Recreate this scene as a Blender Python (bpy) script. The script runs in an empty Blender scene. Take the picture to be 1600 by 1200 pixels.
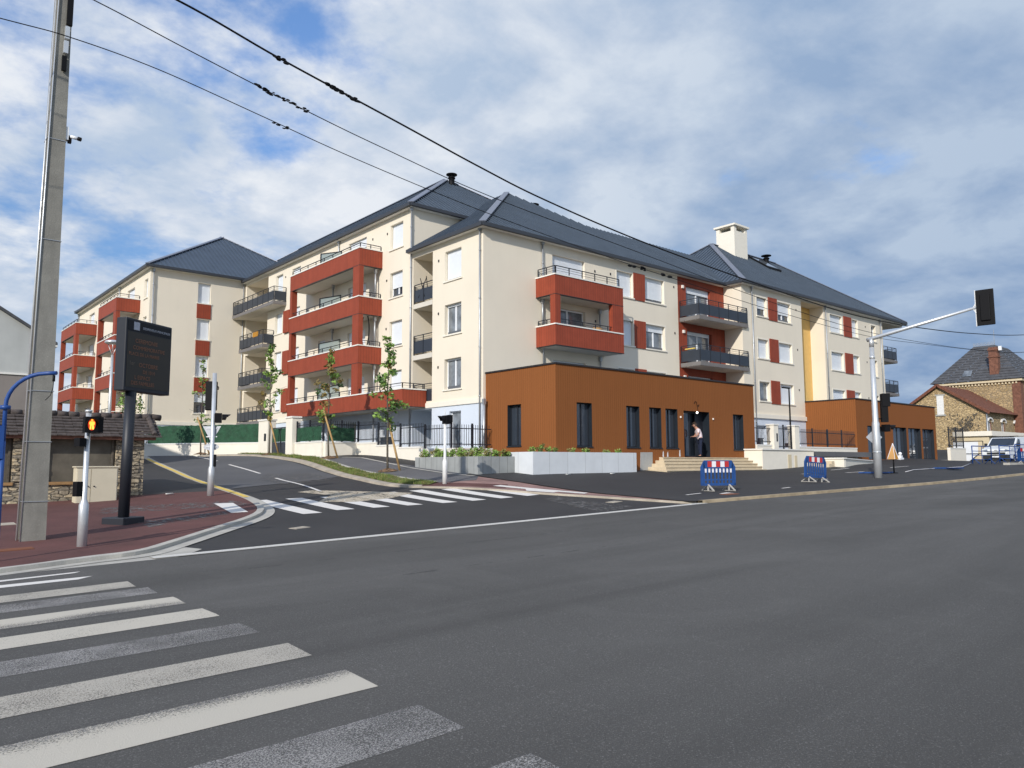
import bpy, bmesh, math, random
import numpy as np
from mathutils import Vector, Matrix
C=bpy.data.collections.new('scene_objects'); bpy.context.scene.collection.children.link(C)
S=bpy.context.scene
rnd=random.Random(7)
R=math.radians
# ---------------------------------------------------------------- camera
# world frame: x along the main road (to the right/away), y along the side street (away), z up, road under the camera = 0
F_,PI_,RO_,HE_=1210.0,R(5.95),R(-.2),R(49.43)
def c2w(v):
    return Vector((v[0]*math.sin(HE_)+v[1]*math.cos(HE_),-v[0]*math.cos(HE_)+v[1]*math.sin(HE_),v[2]))
_r=Vector((1,0,0)); _f=Vector((0,math.cos(PI_),math.sin(PI_))); _u=Vector((0,-math.sin(PI_),math.cos(PI_)))
_r2=_r*math.cos(RO_)+_u*math.sin(RO_); _u2=_u*math.cos(RO_)-_r*math.sin(RO_)
cam=bpy.data.cameras.new('camera'); co=bpy.data.objects.new('camera',cam); S.collection.objects.link(co)
a,b,c=c2w(_r2),c2w(_u2),-c2w(_f)
co.matrix_world=Matrix(((a.x,b.x,c.x,0),(a.y,b.y,c.y,0),(a.z,b.z,c.z,1.6),(0,0,0,1)))
cam.sensor_width=36; cam.lens=36*F_/1600; cam.clip_start=.05; cam.clip_end=4000
S.camera=co; S.render.resolution_x=1024; S.render.resolution_y=768
# ---------------------------------------------------------------- light
SUN=Vector((1,.5,-.60)).normalized()      # travel direction
sl=bpy.data.lights.new('sun','SUN'); sl.energy=3.9; sl.angle=R(.6); sl.color=(1,.94,.86)
so=bpy.data.objects.new('sun',sl); S.collection.objects.link(so); so.location=(-20,-10,30)
so.rotation_euler=SUN.to_track_quat('-Z','Y').to_euler()
S.view_settings.view_transform='Standard'; S.view_settings.look='None'; S.view_settings.exposure=0; S.view_settings.gamma=1
W=bpy.data.worlds.new('World'); S.world=W; W.use_nodes=True
n=W.node_tree.nodes; L=W.node_tree.links; n.clear()
def nd(t,**k):
    o=n.new(t)
    for a_,v in k.items(): setattr(o,a_,v)
    return o
out=nd('ShaderNodeOutputWorld'); bg=nd('ShaderNodeBackground'); bg.inputs[1].default_value=.14
sky=nd('ShaderNodeTexSky',sky_type='NISHITA',sun_disc=False); sky.sun_elevation=math.asin(-SUN.z); 
sky.sun_rotation=math.atan2(-SUN.x,-SUN.y)
sky.air_density=1.0; sky.dust_density=.5; sky.ozone_density=2.6
tc=nd('ShaderNodeTexCoord'); sep=nd('ShaderNodeSeparateXYZ'); L.new(tc.outputs['Generated'],sep.inputs[0])
def mth(op,a_,b_=None,cl=False):
    m=nd('ShaderNodeMath',operation=op,use_clamp=cl)
    for i,v in enumerate((a_,b_)):
        if v is None: continue
        if isinstance(v,(int,float)): m.inputs[i].default_value=v
        else: L.new(v,m.inputs[i])
    return m.outputs[0]
zz=mth('ADD',mth('MAXIMUM',sep.outputs[2],0.0),.24)
cx=mth('DIVIDE',sep.outputs[0],zz); cy=mth('DIVIDE',sep.outputs[1],zz)
cb=nd('ShaderNodeCombineXYZ'); L.new(cx,cb.inputs[0]); L.new(cy,cb.inputs[1]); cb.inputs[2].default_value=3.7
def noi(sc,det,ro,dist=0,off=(0,0,0)):
    m_=nd('ShaderNodeMapping'); m_.inputs['Location'].default_value=off; L.new(cb.outputs[0],m_.inputs[0])
    q=nd('ShaderNodeTexNoise'); q.inputs['Scale'].default_value=sc; q.inputs['Detail'].default_value=det; q.inputs['Roughness'].default_value=ro; q.inputs['Distortion'].default_value=dist
    L.new(m_.outputs[0],q.inputs['Vector']); return q.outputs[0]
def rngw(v,a0,a1,b0,b1,sm=True):
    q=nd('ShaderNodeMapRange'); q.interpolation_type='SMOOTHSTEP' if sm else 'LINEAR'; L.new(v,q.inputs['Value'])
    for k_,w_ in zip(('From Min','From Max','To Min','To Max'),(a0,a1,b0,b1)): q.inputs[k_].default_value=w_
    return q.outputs[0]
big=noi(1.1,3,.5); med=noi(2.6,8,.56,.15,(3,1,0)); fine=noi(7.5,7,.6,.1,(8,2,1))
dens=mth('ADD',mth('ADD',mth('MULTIPLY',big,.42),mth('MULTIPLY',med,.42)),mth('MULTIPLY',fine,.16))
dens=mth('ADD',dens,rngw(sep.outputs[0],.25,.8,-.022,.125))       # the cover closes towards the right
dens=mth('ADD',dens,rngw(sep.outputs[2],.05,.38,.09,.012))
cov=rngw(dens,.43,.54,.0,1)
# puffs: bright shoulders, blue-grey bellies
sh=mth('ADD',mth('MULTIPLY',noi(3.1,7,.55,.2,(9,4,2)),.75),mth('MULTIPLY',fine,.25))
cr=nd('ShaderNodeValToRGB'); e=cr.color_ramp; e.elements[0].position=.40; e.elements[0].color=(3.15,3.95,5.15,1); e.elements[1].position=.595; e.elements[1].color=(5.5,5.85,6.35,1)
m2=e.elements.new(.5); m2.color=(4.3,4.85,5.7,1)
L.new(sh,cr.inputs[0])
lum=mth('MULTIPLY',rngw(sep.outputs[2],.0,.3,.86,1.0),rngw(sep.outputs[0],.40,.98,1.07,.58))
cc=nd('ShaderNodeMix',data_type='RGBA',blend_type='MULTIPLY'); cc.inputs[0].default_value=1
gcol=nd('ShaderNodeCombineColor'); L.new(lum,gcol.inputs[0]); L.new(mth('POWER',lum,.72),gcol.inputs[1]); L.new(mth('POWER',lum,.42),gcol.inputs[2])
L.new(cr.outputs[0],cc.inputs[6]); L.new(gcol.outputs[0],cc.inputs[7])
mx=nd('ShaderNodeMix',data_type='RGBA'); L.new(cov,mx.inputs[0]); skg=nd('ShaderNodeMix',data_type='RGBA',blend_type='MULTIPLY'); skg.inputs[0].default_value=1; L.new(sky.outputs[0],skg.inputs[6]); sz=rngw(sep.outputs[2],.0,.55,.42,1.0); sc_=nd('ShaderNodeCombineColor'); L.new(mth('MULTIPLY',sz,1.15),sc_.inputs[0]); L.new(mth('MULTIPLY',sz,1.33),sc_.inputs[1]); L.new(mth('MULTIPLY',sz,1.55),sc_.inputs[2]); L.new(sc_.outputs[0],skg.inputs[7]); L.new(skg.outputs[2],mx.inputs[6]); L.new(cc.outputs[2],mx.inputs[7])
L.new(mx.outputs[2],bg.inputs[0]); L.new(bg.outputs[0],out.inputs[0])
# ---------------------------------------------------------------- materials
def mat(name,col,rough=.8,metal=0,var=0,vscale=3,speck=0,sscale=60,bump=0,bscale=40,spec=.5,emit=None,estr=0,clad=None,dirt=0,clv=.22,lanes=False):
    m=bpy.data.materials.new(name); m.use_nodes=True; t=m.node_tree; N=t.nodes; K=t.links
    bs=N['Principled BSDF']; bs.inputs['Roughness'].default_value=rough; bs.inputs['Metallic'].default_value=metal
    bs.inputs['Specular IOR Level'].default_value=spec
    bs.inputs['Base Color'].default_value=(*col,1)
    g=N.new('ShaderNodeNewGeometry').outputs['Position']
    cur=None
    def mix(fac,c1,c2,bt='MIX'):
        x=N.new('ShaderNodeMix'); x.data_type='RGBA'; x.blend_type=bt
        for i,v in ((0,fac),(6,c1),(7,c2)):
            if isinstance(v,(int,float)): x.inputs[i].default_value=v
            elif isinstance(v,tuple): x.inputs[i].default_value=(*v[:3],1)
            else: K.new(v,x.inputs[i])
        return x.outputs[2]
    def noise(sc,det=4,ro=.55,vec=None,dist=0):
        x=N.new('ShaderNodeTexNoise'); x.inputs['Scale'].default_value=sc; x.inputs['Detail'].default_value=det; x.inputs['Roughness'].default_value=ro; x.inputs['Distortion'].default_value=dist
        K.new(vec or g,x.inputs['Vector']); return x.outputs[0]
    def rng(v,a0,a1,b0=0,b1=1):
        x=N.new('ShaderNodeMapRange'); K.new(v,x.inputs['Value'])
        for i,q in zip(('From Min','From Max','To Min','To Max'),(a0,a1,b0,b1)): x.inputs[i].default_value=q
        return x.outputs[0]
    m['h']=0
    col_out=col
    if var:
        col_out=mix(rng(noise(vscale,5),.3,.7),tuple(max(0,q*(1-var)) for q in col),tuple(min(1,q*(1+var)) for q in col))
    if speck:
        col_out=mix(rng(noise(sscale,2,.7),.55,.75,0,speck),col_out,tuple(min(1,q*2.6+.04) for q in col))
        col_out=mix(rng(noise(sscale*.8,2,.7,None,.4),.6,.75,0,speck),col_out,tuple(q*.4 for q in col))
    if lanes:
        mp=N.new('ShaderNodeMapping'); mp.inputs['Scale'].default_value=(.05,.42,1); mp.inputs['Rotation'].default_value=(0,0,.03); K.new(g,mp.inputs[0])
        col_out=mix(rng(noise(1.0,5,.6,mp.outputs[0],.6),.42,.66,0,.55),col_out,tuple(q*.55 for q in col))
        col_out=mix(rng(noise(.35,6,.65,None,.8),.52,.72,0,.35),col_out,tuple(q*1.55 for q in col))
    if dirt:
        mp=N.new('ShaderNodeMapping'); mp.inputs['Scale'].default_value=(1.2,1.2,.12); K.new(g,mp.inputs[0])
        col_out=mix(rng(noise(1.6,6,.6,mp.outputs[0]),.5,.78,0,dirt),col_out,tuple(q*.55 for q in col))
    hgt=None
    if clad:
        w,gap=clad
        sx=N.new('ShaderNodeSeparateXYZ'); K.new(g,sx.inputs[0])
        ad=N.new('ShaderNodeMath'); ad.operation='ADD'; K.new(sx.outputs[0],ad.inputs[0]); K.new(sx.outputs[1],ad.inputs[1])
        dv=N.new('ShaderNodeMath'); dv.operation='DIVIDE'; K.new(ad.outputs[0],dv.inputs[0]); dv.inputs[1].default_value=w
        fr=N.new('ShaderNodeMath'); fr.operation='FRACT'; K.new(dv.outputs[0],fr.inputs[0])
        fl=N.new('ShaderNodeMath'); fl.operation='FLOOR'; K.new(dv.outputs[0],fl.inputs[0])
        wn=N.new('ShaderNodeTexWhiteNoise'); wn.noise_dimensions='1D'; K.new(fl.outputs[0],wn.inputs['W'])
        col_out=mix(rng(wn.outputs['Value'],0,1,0,clv),col_out,tuple(q*.62 for q in col))
        gr=rng(fr.outputs[0],gap,gap*.35,0,1)
        col_out=mix(gr,col_out,tuple(q*(.22 if clv>.15 else .5) for q in col)); hgt=gr
    if col_out is not col: K.new(col_out,bs.inputs['Base Color'])
    if bump:
        b=N.new('ShaderNodeBump'); b.inputs['Strength'].default_value=bump; b.inputs['Distance'].default_value=.01
        K.new(noise(bscale,4,.7),b.inputs['Height'])
        if hgt is not None:
            b2=N.new('ShaderNodeBump'); b2.invert=True; b2.inputs['Strength'].default_value=.8; b2.inputs['Distance'].default_value=.012; K.new(hgt,b2.inputs['Height']); K.new(b.outputs[0],b2.inputs['Normal']); K.new(b2.outputs[0],bs.inputs['Normal'])
        else: K.new(b.outputs[0],bs.inputs['Normal'])
    if emit: bs.inputs['Emission Color'].default_value=(*emit,1); bs.inputs['Emission Strength'].default_value=estr
    return m
M={}
def mk(k,*a_,**kw): M[k]=mat(k,*a_,**kw)
mk('stucco',(.77,.70,.57),.9,var=.04,vscale=.35,bump=.35,bscale=90,dirt=.05)
mk('stucco_trim',(.79,.745,.64),.9,var=.03,bump=.2,bscale=80)
mk('plinth',(.62,.68,.76),.85,var=.05,vscale=1,bump=.3,bscale=90)
mk('yellow_stucco',(.72,.46,.15),.9,var=.05,bump=.3,bscale=90)
mk('soffit',(.62,.58,.50),.9,var=.04,vscale=1.5)
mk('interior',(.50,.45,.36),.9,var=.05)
mk('white_pvc',(.80,.82,.84),.35,var=.02)
mk('shutter',(.76,.80,.84),.5,var=.02)
mk('glass',(.035,.045,.06),.04,spec=.9)
mk('curtain_glass',(.16,.18,.20),.06,var=.5,vscale=2.2,spec=.9)
mk('clad_red',(.295,.060,.030),.62,var=.09,vscale=2.5,clad=(.17,.07),bump=.2,bscale=30,spec=.25)
mk('clad_orange',(.255,.093,.030),.75,clv=.08,var=.03,vscale=.5,clad=(.135,.10),bump=.15,bscale=30,spec=.12,dirt=.03)
mk('coping',(.78,.76,.70),.7)
mk('dark_trim',(.022,.018,.018),.5)
mk('roof',(.066,.088,.118),.45,metal=.1,var=.10,vscale=.9,bump=.05)
mk('roof_cap',(.17,.19,.24),.4,metal=.3,var=.05)
mk('gutter',(.035,.04,.05),.5)
mk('zinc',(.42,.44,.46),.45,metal=.6,var=.1)
mk('anthracite',(.014,.017,.024),.5,var=.08)
mk('panel_grey',(.026,.034,.048),.45,var=.1)
mk('slab_grey',(.17,.16,.155),.85,var=.1,vscale=3)
mk('frosted',(.42,.50,.49),.25)
mk('guard_grey',(.10,.11,.125),.5)
mk('concrete',(.36,.36,.34),.88,var=.12,vscale=1.5,speck=.15,sscale=50,bump=.4,bscale=30,dirt=.25)
mk('concrete_board',(.31,.325,.32),.88,var=.12,vscale=2,clad=(.42,.045),bump=.4,bscale=30,dirt=.55)
mk('concrete_white',(.66,.69,.71),.85,var=.05,vscale=2,clad=(1.03,.012),bump=.3,bscale=30,dirt=.12)
mk('pole_concrete',(.235,.228,.20),.9,var=.16,vscale=3,speck=.25,sscale=70,bump=.5,bscale=40,dirt=.55)
mk('asphalt_old',(.101,.098,.092),.9,var=.12,vscale=.22,speck=.8,sscale=80,bump=.9,bscale=120,lanes=True,spec=.3)
mk('asphalt_new',(.029,.028,.028),.78,var=.22,vscale=.5,speck=.18,sscale=60,bump=.5,bscale=90)
mk('asphalt_street',(.085,.087,.092),.85,var=.16,vscale=.4,speck=.2,sscale=60,bump=.5,bscale=90)
mk('asphalt_path',(.11,.11,.115),.85,var=.12,vscale=.7,speck=.2,bump=.5,bscale=90)
mk('red_asphalt',(.104,.039,.034),.86,var=.26,vscale=.9,speck=.35,sscale=55,bump=.5,bscale=90)
mk('red_dusty',(.25,.15,.13),.9,var=.3,vscale=1.6,speck=.3,bump=.4)
mk('kerb',(.44,.42,.37),.88,var=.14,vscale=2.5,speck=.2,sscale=40,bump=.4,bscale=40)
mk('kerb_warm',(.36,.29,.19),.9,var=.35,vscale=2.2,speck=.2,sscale=40,bump=.4,bscale=40)
mk('dusty_kerb',(.40,.35,.28),.92,var=.22,vscale=2,speck=.3,bump=.4)
mk('soil',(.11,.075,.045),.95,var=.3,vscale=2,bump=.8,bscale=20)
mk('mulch',(.16,.095,.05),.95,var=.4,vscale=9,speck=.4,sscale=30,bump=1,bscale=25)
mk('verge',(.13,.125,.035),.95,var=.5,vscale=1.6,speck=.4,sscale=30,bump=.8,bscale=25)
mk('far_ground',(.12,.13,.07),.95,var=.3,vscale=.05)
mk('grass',(.10,.16,.028),.8,var=.45,vscale=2)
mk('grass_dry',(.22,.20,.07),.85,var=.3,vscale=3)
mk('leaf',(.19,.31,.06),.6,var=.45,vscale=4)
mk('leaf_dark',(.07,.14,.03),.6,var=.4,vscale=2)
mk('leaf_red',(.20,.15,.04),.6,var=.4,vscale=4)
mk('bark',(.10,.085,.065),.9,var=.3,vscale=12,bump=.6)
mk('stake',(.42,.27,.11),.85,var=.2,vscale=5,bump=.3)
mk('hedge',(.011,.062,.028),.75,var=.3,vscale=3,speck=.5,sscale=25,bump=1,bscale=28)
mk('galv',(.62,.64,.65),.38,metal=.55,var=.08,vscale=4)
mk('white_paint',(.72,.72,.70),.6,var=.08,vscale=6)
mk('black',(.004,.004,.005),.6,spec=.2)
mk('blackgloss',(.006,.006,.008),.35,spec=.25)
mk('blue',(.012,.060,.24),.45,var=.1)
mk('blue_plastic',(.014,.066,.23),.5,var=.18,vscale=6)
mk('red_tape',(.46,.03,.025),.4)
mk('white_tape',(.75,.74,.76),.4)
mk('foot_grey',(.42,.40,.36),.7)
mk('sign_grey',(.42,.44,.47),.5,metal=.3)
mk('sign_orange',(.42,.19,.01),.5,var=.1)
mk('cream_box',(.62,.56,.42),.6,var=.04)
mk('door_dark',(.012,.018,.026),.45,var=.15)
mk('step_stone',(.56,.47,.33),.88,var=.1,vscale=2.5,bump=.3)
mk('tile_dark',(.072,.058,.052),.9,var=.4,vscale=6,speck=.3,sscale=25,bump=.8,bscale=18)
mk('tile_red',(.155,.058,.034),.9,var=.35,vscale=5,speck=.25,sscale=25,bump=.8,bscale=18)
mk('slate',(.070,.072,.078),.7,var=.3,vscale=3,bump=.5,bscale=12,dirt=.3)
mk('brick_red',(.17,.075,.048),.9,var=.35,vscale=6,bump=.6,bscale=16)
mk('wood_sill',(.36,.21,.09),.8,var=.2,vscale=6)
mk('shade_panel',(.12,.105,.08),.85,var=.25,vscale=3,dirt=.4)
mk('render_grey',(.47,.48,.46),.9,var=.08,vscale=1,dirt=.15)
mk('render_brown',(.25,.22,.20),.9,var=.08,vscale=1,dirt=.2)
mk('beige_wall',(.62,.53,.36),.9,var=.04,bump=.2)
mk('skin',(.42,.22,.15),.6); mk('shirt',(.74,.62,.63),.85,var=.05,vscale=6,bump=.4,bscale=12); mk('jeans',(.008,.014,.038),.9,var=.3,vscale=14); mk('hair',(.035,.02,.012),.7)
mk('van_white',(.72,.75,.77),.25,spec=.6); mk('tyre',(.015,.015,.015),.8); mk('plastic_dark',(.02,.022,.025),.6)
mk('lamp_glass',(.8,.8,.75),.2,emit=(1,.95,.85),estr=3)
mk('led_glass',(.048,.043,.034),.4,spec=.25)
mk('led_text',(.21,.095,.05),.5,emit=(1,.25,.05),estr=.012)
mk('led_text_dim',(.14,.11,.08),.5)
mk('print_white',(.42,.44,.48),.5); mk('logo',(.40,.42,.47),.5,var=.15,vscale=16)
mk('lit_red',(.9,.1,.02),.4,emit=(1,.06,.005),estr=.38); mk('lit_man',(1,.6,.1),.4,emit=(1,.50,.05),estr=1.5)
mk('yellow_paint',(.70,.50,.11),.8,var=.1,vscale=5,speck=.2,sscale=30)
mk('yellow_plate',(.6,.42,.06),.5)
mk('rust',(.20,.07,.03),.9,var=.3)
mk('flesh_wood',(.45,.25,.08),.8)
# stone masonry: voronoi stones with pale mortar
def stone(name,c1,c2,mort,sc,zs=1.7):
    m=bpy.data.materials.new(name); m.use_nodes=True; N=m.node_tree.nodes; K=m.node_tree.links; bs=N['Principled BSDF']; bs.inputs['Roughness'].default_value=.92
    g=N.new('ShaderNodeNewGeometry'); mp=N.new('ShaderNodeMapping'); mp.inputs['Scale'].default_value=(1,1,zs); K.new(g.outputs['Position'],mp.inputs[0])
    nz=N.new('ShaderNodeTexNoise'); nz.inputs['Scale'].default_value=2.5; K.new(mp.outputs[0],nz.inputs['Vector'])
    ad=N.new('ShaderNodeMix'); ad.data_type='RGBA'; ad.blend_type='ADD'; ad.inputs[0].default_value=.16; K.new(mp.outputs[0],ad.inputs[6]); K.new(nz.outputs['Color'],ad.inputs[7])
    v1=N.new('ShaderNodeTexVoronoi'); v1.inputs['Scale'].default_value=sc; K.new(ad.outputs[2],v1.inputs['Vector'])
    v2=N.new('ShaderNodeTexVoronoi'); v2.feature='DISTANCE_TO_EDGE'; v2.inputs['Scale'].default_value=sc; K.new(ad.outputs[2],v2.inputs['Vector'])
    s=N.new('ShaderNodeSeparateColor'); K.new(v1.outputs['Color'],s.inputs[0])
    x=N.new('ShaderNodeMix'); x.data_type='RGBA'; K.new(s.outputs[0],x.inputs[0]); x.inputs[6].default_value=(*c1,1); x.inputs[7].default_value=(*c2,1)
    w=N.new('ShaderNodeMapRange'); w.inputs['From Min'].default_value=.02; w.inputs['From Max'].default_value=.11; K.new(v2.outputs['Distance'],w.inputs['Value'])
    y=N.new('ShaderNodeMix'); y.data_type='RGBA'; K.new(w.outputs[0],y.inputs[0]); y.inputs[6].default_value=(*mort,1); K.new(x.outputs[2],y.inputs[7])
    n4=N.new('ShaderNodeTexNoise'); n4.inputs['Scale'].default_value=14; n4.inputs['Detail'].default_value=5; K.new(g.outputs['Position'],n4.inputs['Vector'])
    r4=N.new('ShaderNodeMapRange'); r4.inputs['From Min'].default_value=.35; r4.inputs['From Max'].default_value=.7; r4.inputs['To Min'].default_value=.65; r4.inputs['To Max'].default_value=1.2; K.new(n4.outputs[0],r4.inputs['Value'])
    z=N.new('ShaderNodeMix'); z.data_type='RGBA'; z.blend_type='MULTIPLY'; z.inputs[0].default_value=1; K.new(y.outputs[2],z.inputs[6]); K.new(r4.outputs[0],z.inputs[7])
    K.new(z.outputs[2],bs.inputs['Base Color'])
    b=N.new('ShaderNodeBump'); b.inputs['Strength'].default_value=1; b.inputs['Distance'].default_value=.035; K.new(w.outputs[0],b.inputs['Height']); K.new(b.outputs[0],bs.inputs['Normal'])
    M[name]=m
stone('rubble',(.30,.26,.20),(.60,.49,.32),(.25,.22,.17),3.6,2.9)
stone('millstone',(.42,.30,.15),(.62,.47,.26),(.40,.31,.20),3.6,1.9)
stone('mansion_stone',(.36,.26,.13),(.50,.37,.20),(.34,.27,.18),3.3,1.7)
def worn(name,base,wear,sc=26,streak=.0,thr=None,half=None):
    """road paint with worn-through patches (alpha by noise)"""
    m=bpy.data.materials.new(name); m.use_nodes=True; N=m.node_tree.nodes; K=m.node_tree.links; bs=N['Principled BSDF']
    bs.inputs['Base Color'].default_value=(*base,1); bs.inputs['Roughness'].default_value=.8
    g=N.new('ShaderNodeNewGeometry')
    a1=N.new('ShaderNodeTexNoise'); a1.inputs['Scale'].default_value=sc; a1.inputs['Detail'].default_value=5; a1.inputs['Roughness'].default_value=.75; K.new(g.outputs['Position'],a1.inputs['Vector'])
    a2=N.new('ShaderNodeTexNoise'); a2.inputs['Scale'].default_value=1.6; a2.inputs['Detail'].default_value=3; K.new(g.outputs['Position'],a2.inputs['Vector'])
    s=N.new('ShaderNodeMath'); s.operation='MULTIPLY_ADD'; K.new(a2.outputs[0],s.inputs[0]); s.inputs[1].default_value=.22; K.new(a1.outputs[0],s.inputs[2])
    src=s.outputs[0]
    if half:   # (edge coordinate y, direction, width): one long edge of the band keeps more paint
        sx=N.new('ShaderNodeSeparateXYZ'); K.new(g.outputs['Position'],sx.inputs[0])
        h=N.new('ShaderNodeMapRange'); h.inputs['From Min'].default_value=half[0]; h.inputs['From Max'].default_value=half[1]; h.inputs['To Min'].default_value=.32; h.inputs['To Max'].default_value=-.06
        K.new(sx.outputs[1],h.inputs['Value']); q=N.new('ShaderNodeMath'); q.operation='ADD'; K.new(src,q.inputs[0]); K.new(h.outputs[0],q.inputs[1]); src=q.outputs[0]
    r=N.new('ShaderNodeMapRange'); r.inputs['From Min'].default_value=wear; r.inputs['From Max'].default_value=wear+.10; K.new(src,r.inputs['Value']); K.new(r.outputs[0],bs.inputs['Alpha'])
    b=N.new('ShaderNodeBump'); b.inputs['Strength'].default_value=.6; b.inputs['Distance'].default_value=.01
    K.new(a1.outputs[0],b.inputs['Height']); K.new(b.outputs[0],bs.inputs['Normal'])
    M[name]=m
worn('paint_fresh',(.72,.69,.64),.38)
worn('paint_good',(.53,.49,.41),.43,70)
worn('paint_mid',(.46,.425,.36),.49,90)
worn('paint_faded',(.37,.355,.335),.56,100)
worn('paint_kerbline',(.62,.60,.55),.42)
worn('sand',(.50,.43,.32),.50,9)
worn('dust',(.15,.145,.14),.60,7)
worn('tarpatch',(.045,.045,.047),.60,4)
# ---------------------------------------------------------------- mesh helpers
class MB:
    def __init__(s): s.v=[]; s.f=[]; s.m=[]; s.mi=0; s.sm=[]; s.smooth=False
    def face(s,pts,m=None):
        i=len(s.v); s.v+= [tuple(p) for p in pts]; s.f.append(tuple(range(i,i+len(pts)))); s.m.append(s.mi if m is None else m); s.sm.append(s.smooth)
    def box(s,x0,y0,z0,x1,y1,z1,m=None):
        x0,x1=min(x0,x1),max(x0,x1); y0,y1=min(y0,y1),max(y0,y1); z0,z1=min(z0,z1),max(z0,z1)
        p=[(x0,y0,z0),(x1,y0,z0),(x1,y1,z0),(x0,y1,z0),(x0,y0,z1),(x1,y0,z1),(x1,y1,z1),(x0,y1,z1)]
        s.hexa(p,m)
    def hexa(s,p,m=None):
        i=len(s.v); s.v+=[tuple(q) for q in p]
        for q in ((3,2,1,0),(4,5,6,7),(0,1,5,4),(1,2,6,5),(2,3,7,6),(3,0,4,7)):
            s.f.append(tuple(i+k for k in q)); s.m.append(s.mi if m is None else m); s.sm.append(False)
    def bar(s,a_,b_,w,h,m=None,up=(0,0,1)):
        a_=Vector(a_); b_=Vector(b_); d=(b_-a_).normalized(); u=Vector(up)
        if abs(d.dot(u))>.98: u=Vector((1,0,0))
        r=d.cross(u).normalized(); u=r.cross(d).normalized(); r*=w/2; u*=h/2
        s.hexa([a_-r-u,a_+r-u,b_+r-u,b_-r-u,a_-r+u,a_+r+u,b_+r+u,b_-r+u],m)
    def tube(s,pts,rad,k=8,m=None,caps=True):
        pts=[Vector(p) for p in pts]; rs=rad if isinstance(rad,(list,tuple)) else [rad]*len(pts)
        base=len(s.v); ref=None
        for i,p in enumerate(pts):
            d=(pts[min(i+1,len(pts)-1)]-pts[max(i-1,0)]).normalized()
            if ref is None:
                ref=Vector((0,0,1)) if abs(d.z)<.9 else Vector((1,0,0))
            r=d.cross(ref).normalized(); u=r.cross(d).normalized(); ref=u
            for j in range(k):
                t=2*math.pi*j/k; s.v.append(tuple(p+(r*math.cos(t)+u*math.sin(t))*rs[i]))
        for i in range(len(pts)-1):
            for j in range(k):
                a0=base+i*k+j; a1=base+i*k+(j+1)%k
                s.f.append((a0,a1,a1+k,a0+k)); s.m.append(s.mi if m is None else m); s.sm.append(k>5)
        if caps:
            s.f.append(tuple(base+j for j in range(k))[::-1]); s.m.append(s.mi if m is None else m); s.sm.append(False)
            s.f.append(tuple(base+(len(pts)-1)*k+j for j in range(k))); s.m.append(s.mi if m is None else m); s.sm.append(False)
    def prism(s,poly,vec,m=None):
        vec=Vector(vec); a_=[Vector(p) for p in poly]; b_=[p+vec for p in a_]
        s.face(a_[::-1],m); s.face(b_,m)
        for i in range(len(a_)):
            j=(i+1)%len(a_); s.face([a_[i],a_[j],b_[j],b_[i]],m)
    def ball(s,c,r,m=None,k=8,sq=(1,1,1)):
        c=Vector(c); base=len(s.v)
        for i in range(1,k):
            t=math.pi*i/k
            for j in range(k*2//2*2):
                q=2*math.pi*j/(k*2//2*2); s.v.append((c.x+r*sq[0]*math.sin(t)*math.cos(q),c.y+r*sq[1]*math.sin(t)*math.sin(q),c.z+r*sq[2]*math.cos(t)))
        nn=k*2//2*2; s.v.append((c.x,c.y,c.z+r*sq[2])); s.v.append((c.x,c.y,c.z-r*sq[2])); T=len(s.v)-2
        for i in range(k-2):
            for j in range(nn):
                a0=base+i*nn+j; a1=base+i*nn+(j+1)%nn; s.f.append((a0,a0+nn,a1+nn,a1)); s.m.append(s.mi if m is None else m); s.sm.append(True)
        for j in range(nn):
            s.f.append((T,base+j,base+(j+1)%nn)); s.m.append(s.mi if m is None else m); s.sm.append(True)
            q=base+(k-2)*nn; s.f.append((T+1,q+(j+1)%nn,q+j)); s.m.append(s.mi if m is None else m); s.sm.append(True)
    def build(s,name,mats,parent=None,label=None,bevel=0):
        me=bpy.data.meshes.new(name); me.from_pydata(s.v,[],s.f)
        if isinstance(mats,str): mats=[mats]
        for k in mats: me.materials.append(M[k])
        me.polygons.foreach_set('material_index',[min(q,len(mats)-1) for q in s.m]); me.polygons.foreach_set('use_smooth',s.sm); me.update()
        o=bpy.data.objects.new(name,me); C.objects.link(o)
        if parent is not None: attach(o,parent)
        if label: o['label']=label
        if bevel:
            md=o.modifiers.new('bevel','BEVEL'); md.width=bevel; md.segments=2; md.limit_method='ANGLE'
        return o
def wloc(o):
    v=Vector(o.location); p=o.parent
    while p is not None: v=v; p=None
    return v
ORG={}
def attach(o,parent):
    o.parent=parent; g=ORG.get(parent.name)
    if g is not None: o.location=-g      # geometry is written in world coordinates, the parent sits at the thing's base
def thing(name,label,cat,loc=(0,0,0),group=None,local=False):
    o=bpy.data.objects.new(name,None); C.objects.link(o); o.location=loc; o.empty_display_size=.2
    o['label']=label; o['category']=cat
    if group: o['group']=group
    if not local: ORG[o.name]=Vector(loc)
    return o
def tag(o,label,cat,group=None):
    o['label']=label; o['category']=cat
    if group: o['group']=group
    return o
def struct(o,kind='structure'): o['kind']=kind; return o
def dup(root,loc,rotz=None,label=None):
    r=root.copy(); C.objects.link(r); r.location=loc
    if rotz is not None: r.rotation_euler=(0,0,rotz)
    if label: r['label']=label
    for ch in list(root.children):
        c_=ch.copy(); C.objects.link(c_); c_.parent=r
        for g in ch.children:
            d=g.copy(); C.objects.link(d); d.parent=c_
    return r
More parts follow.
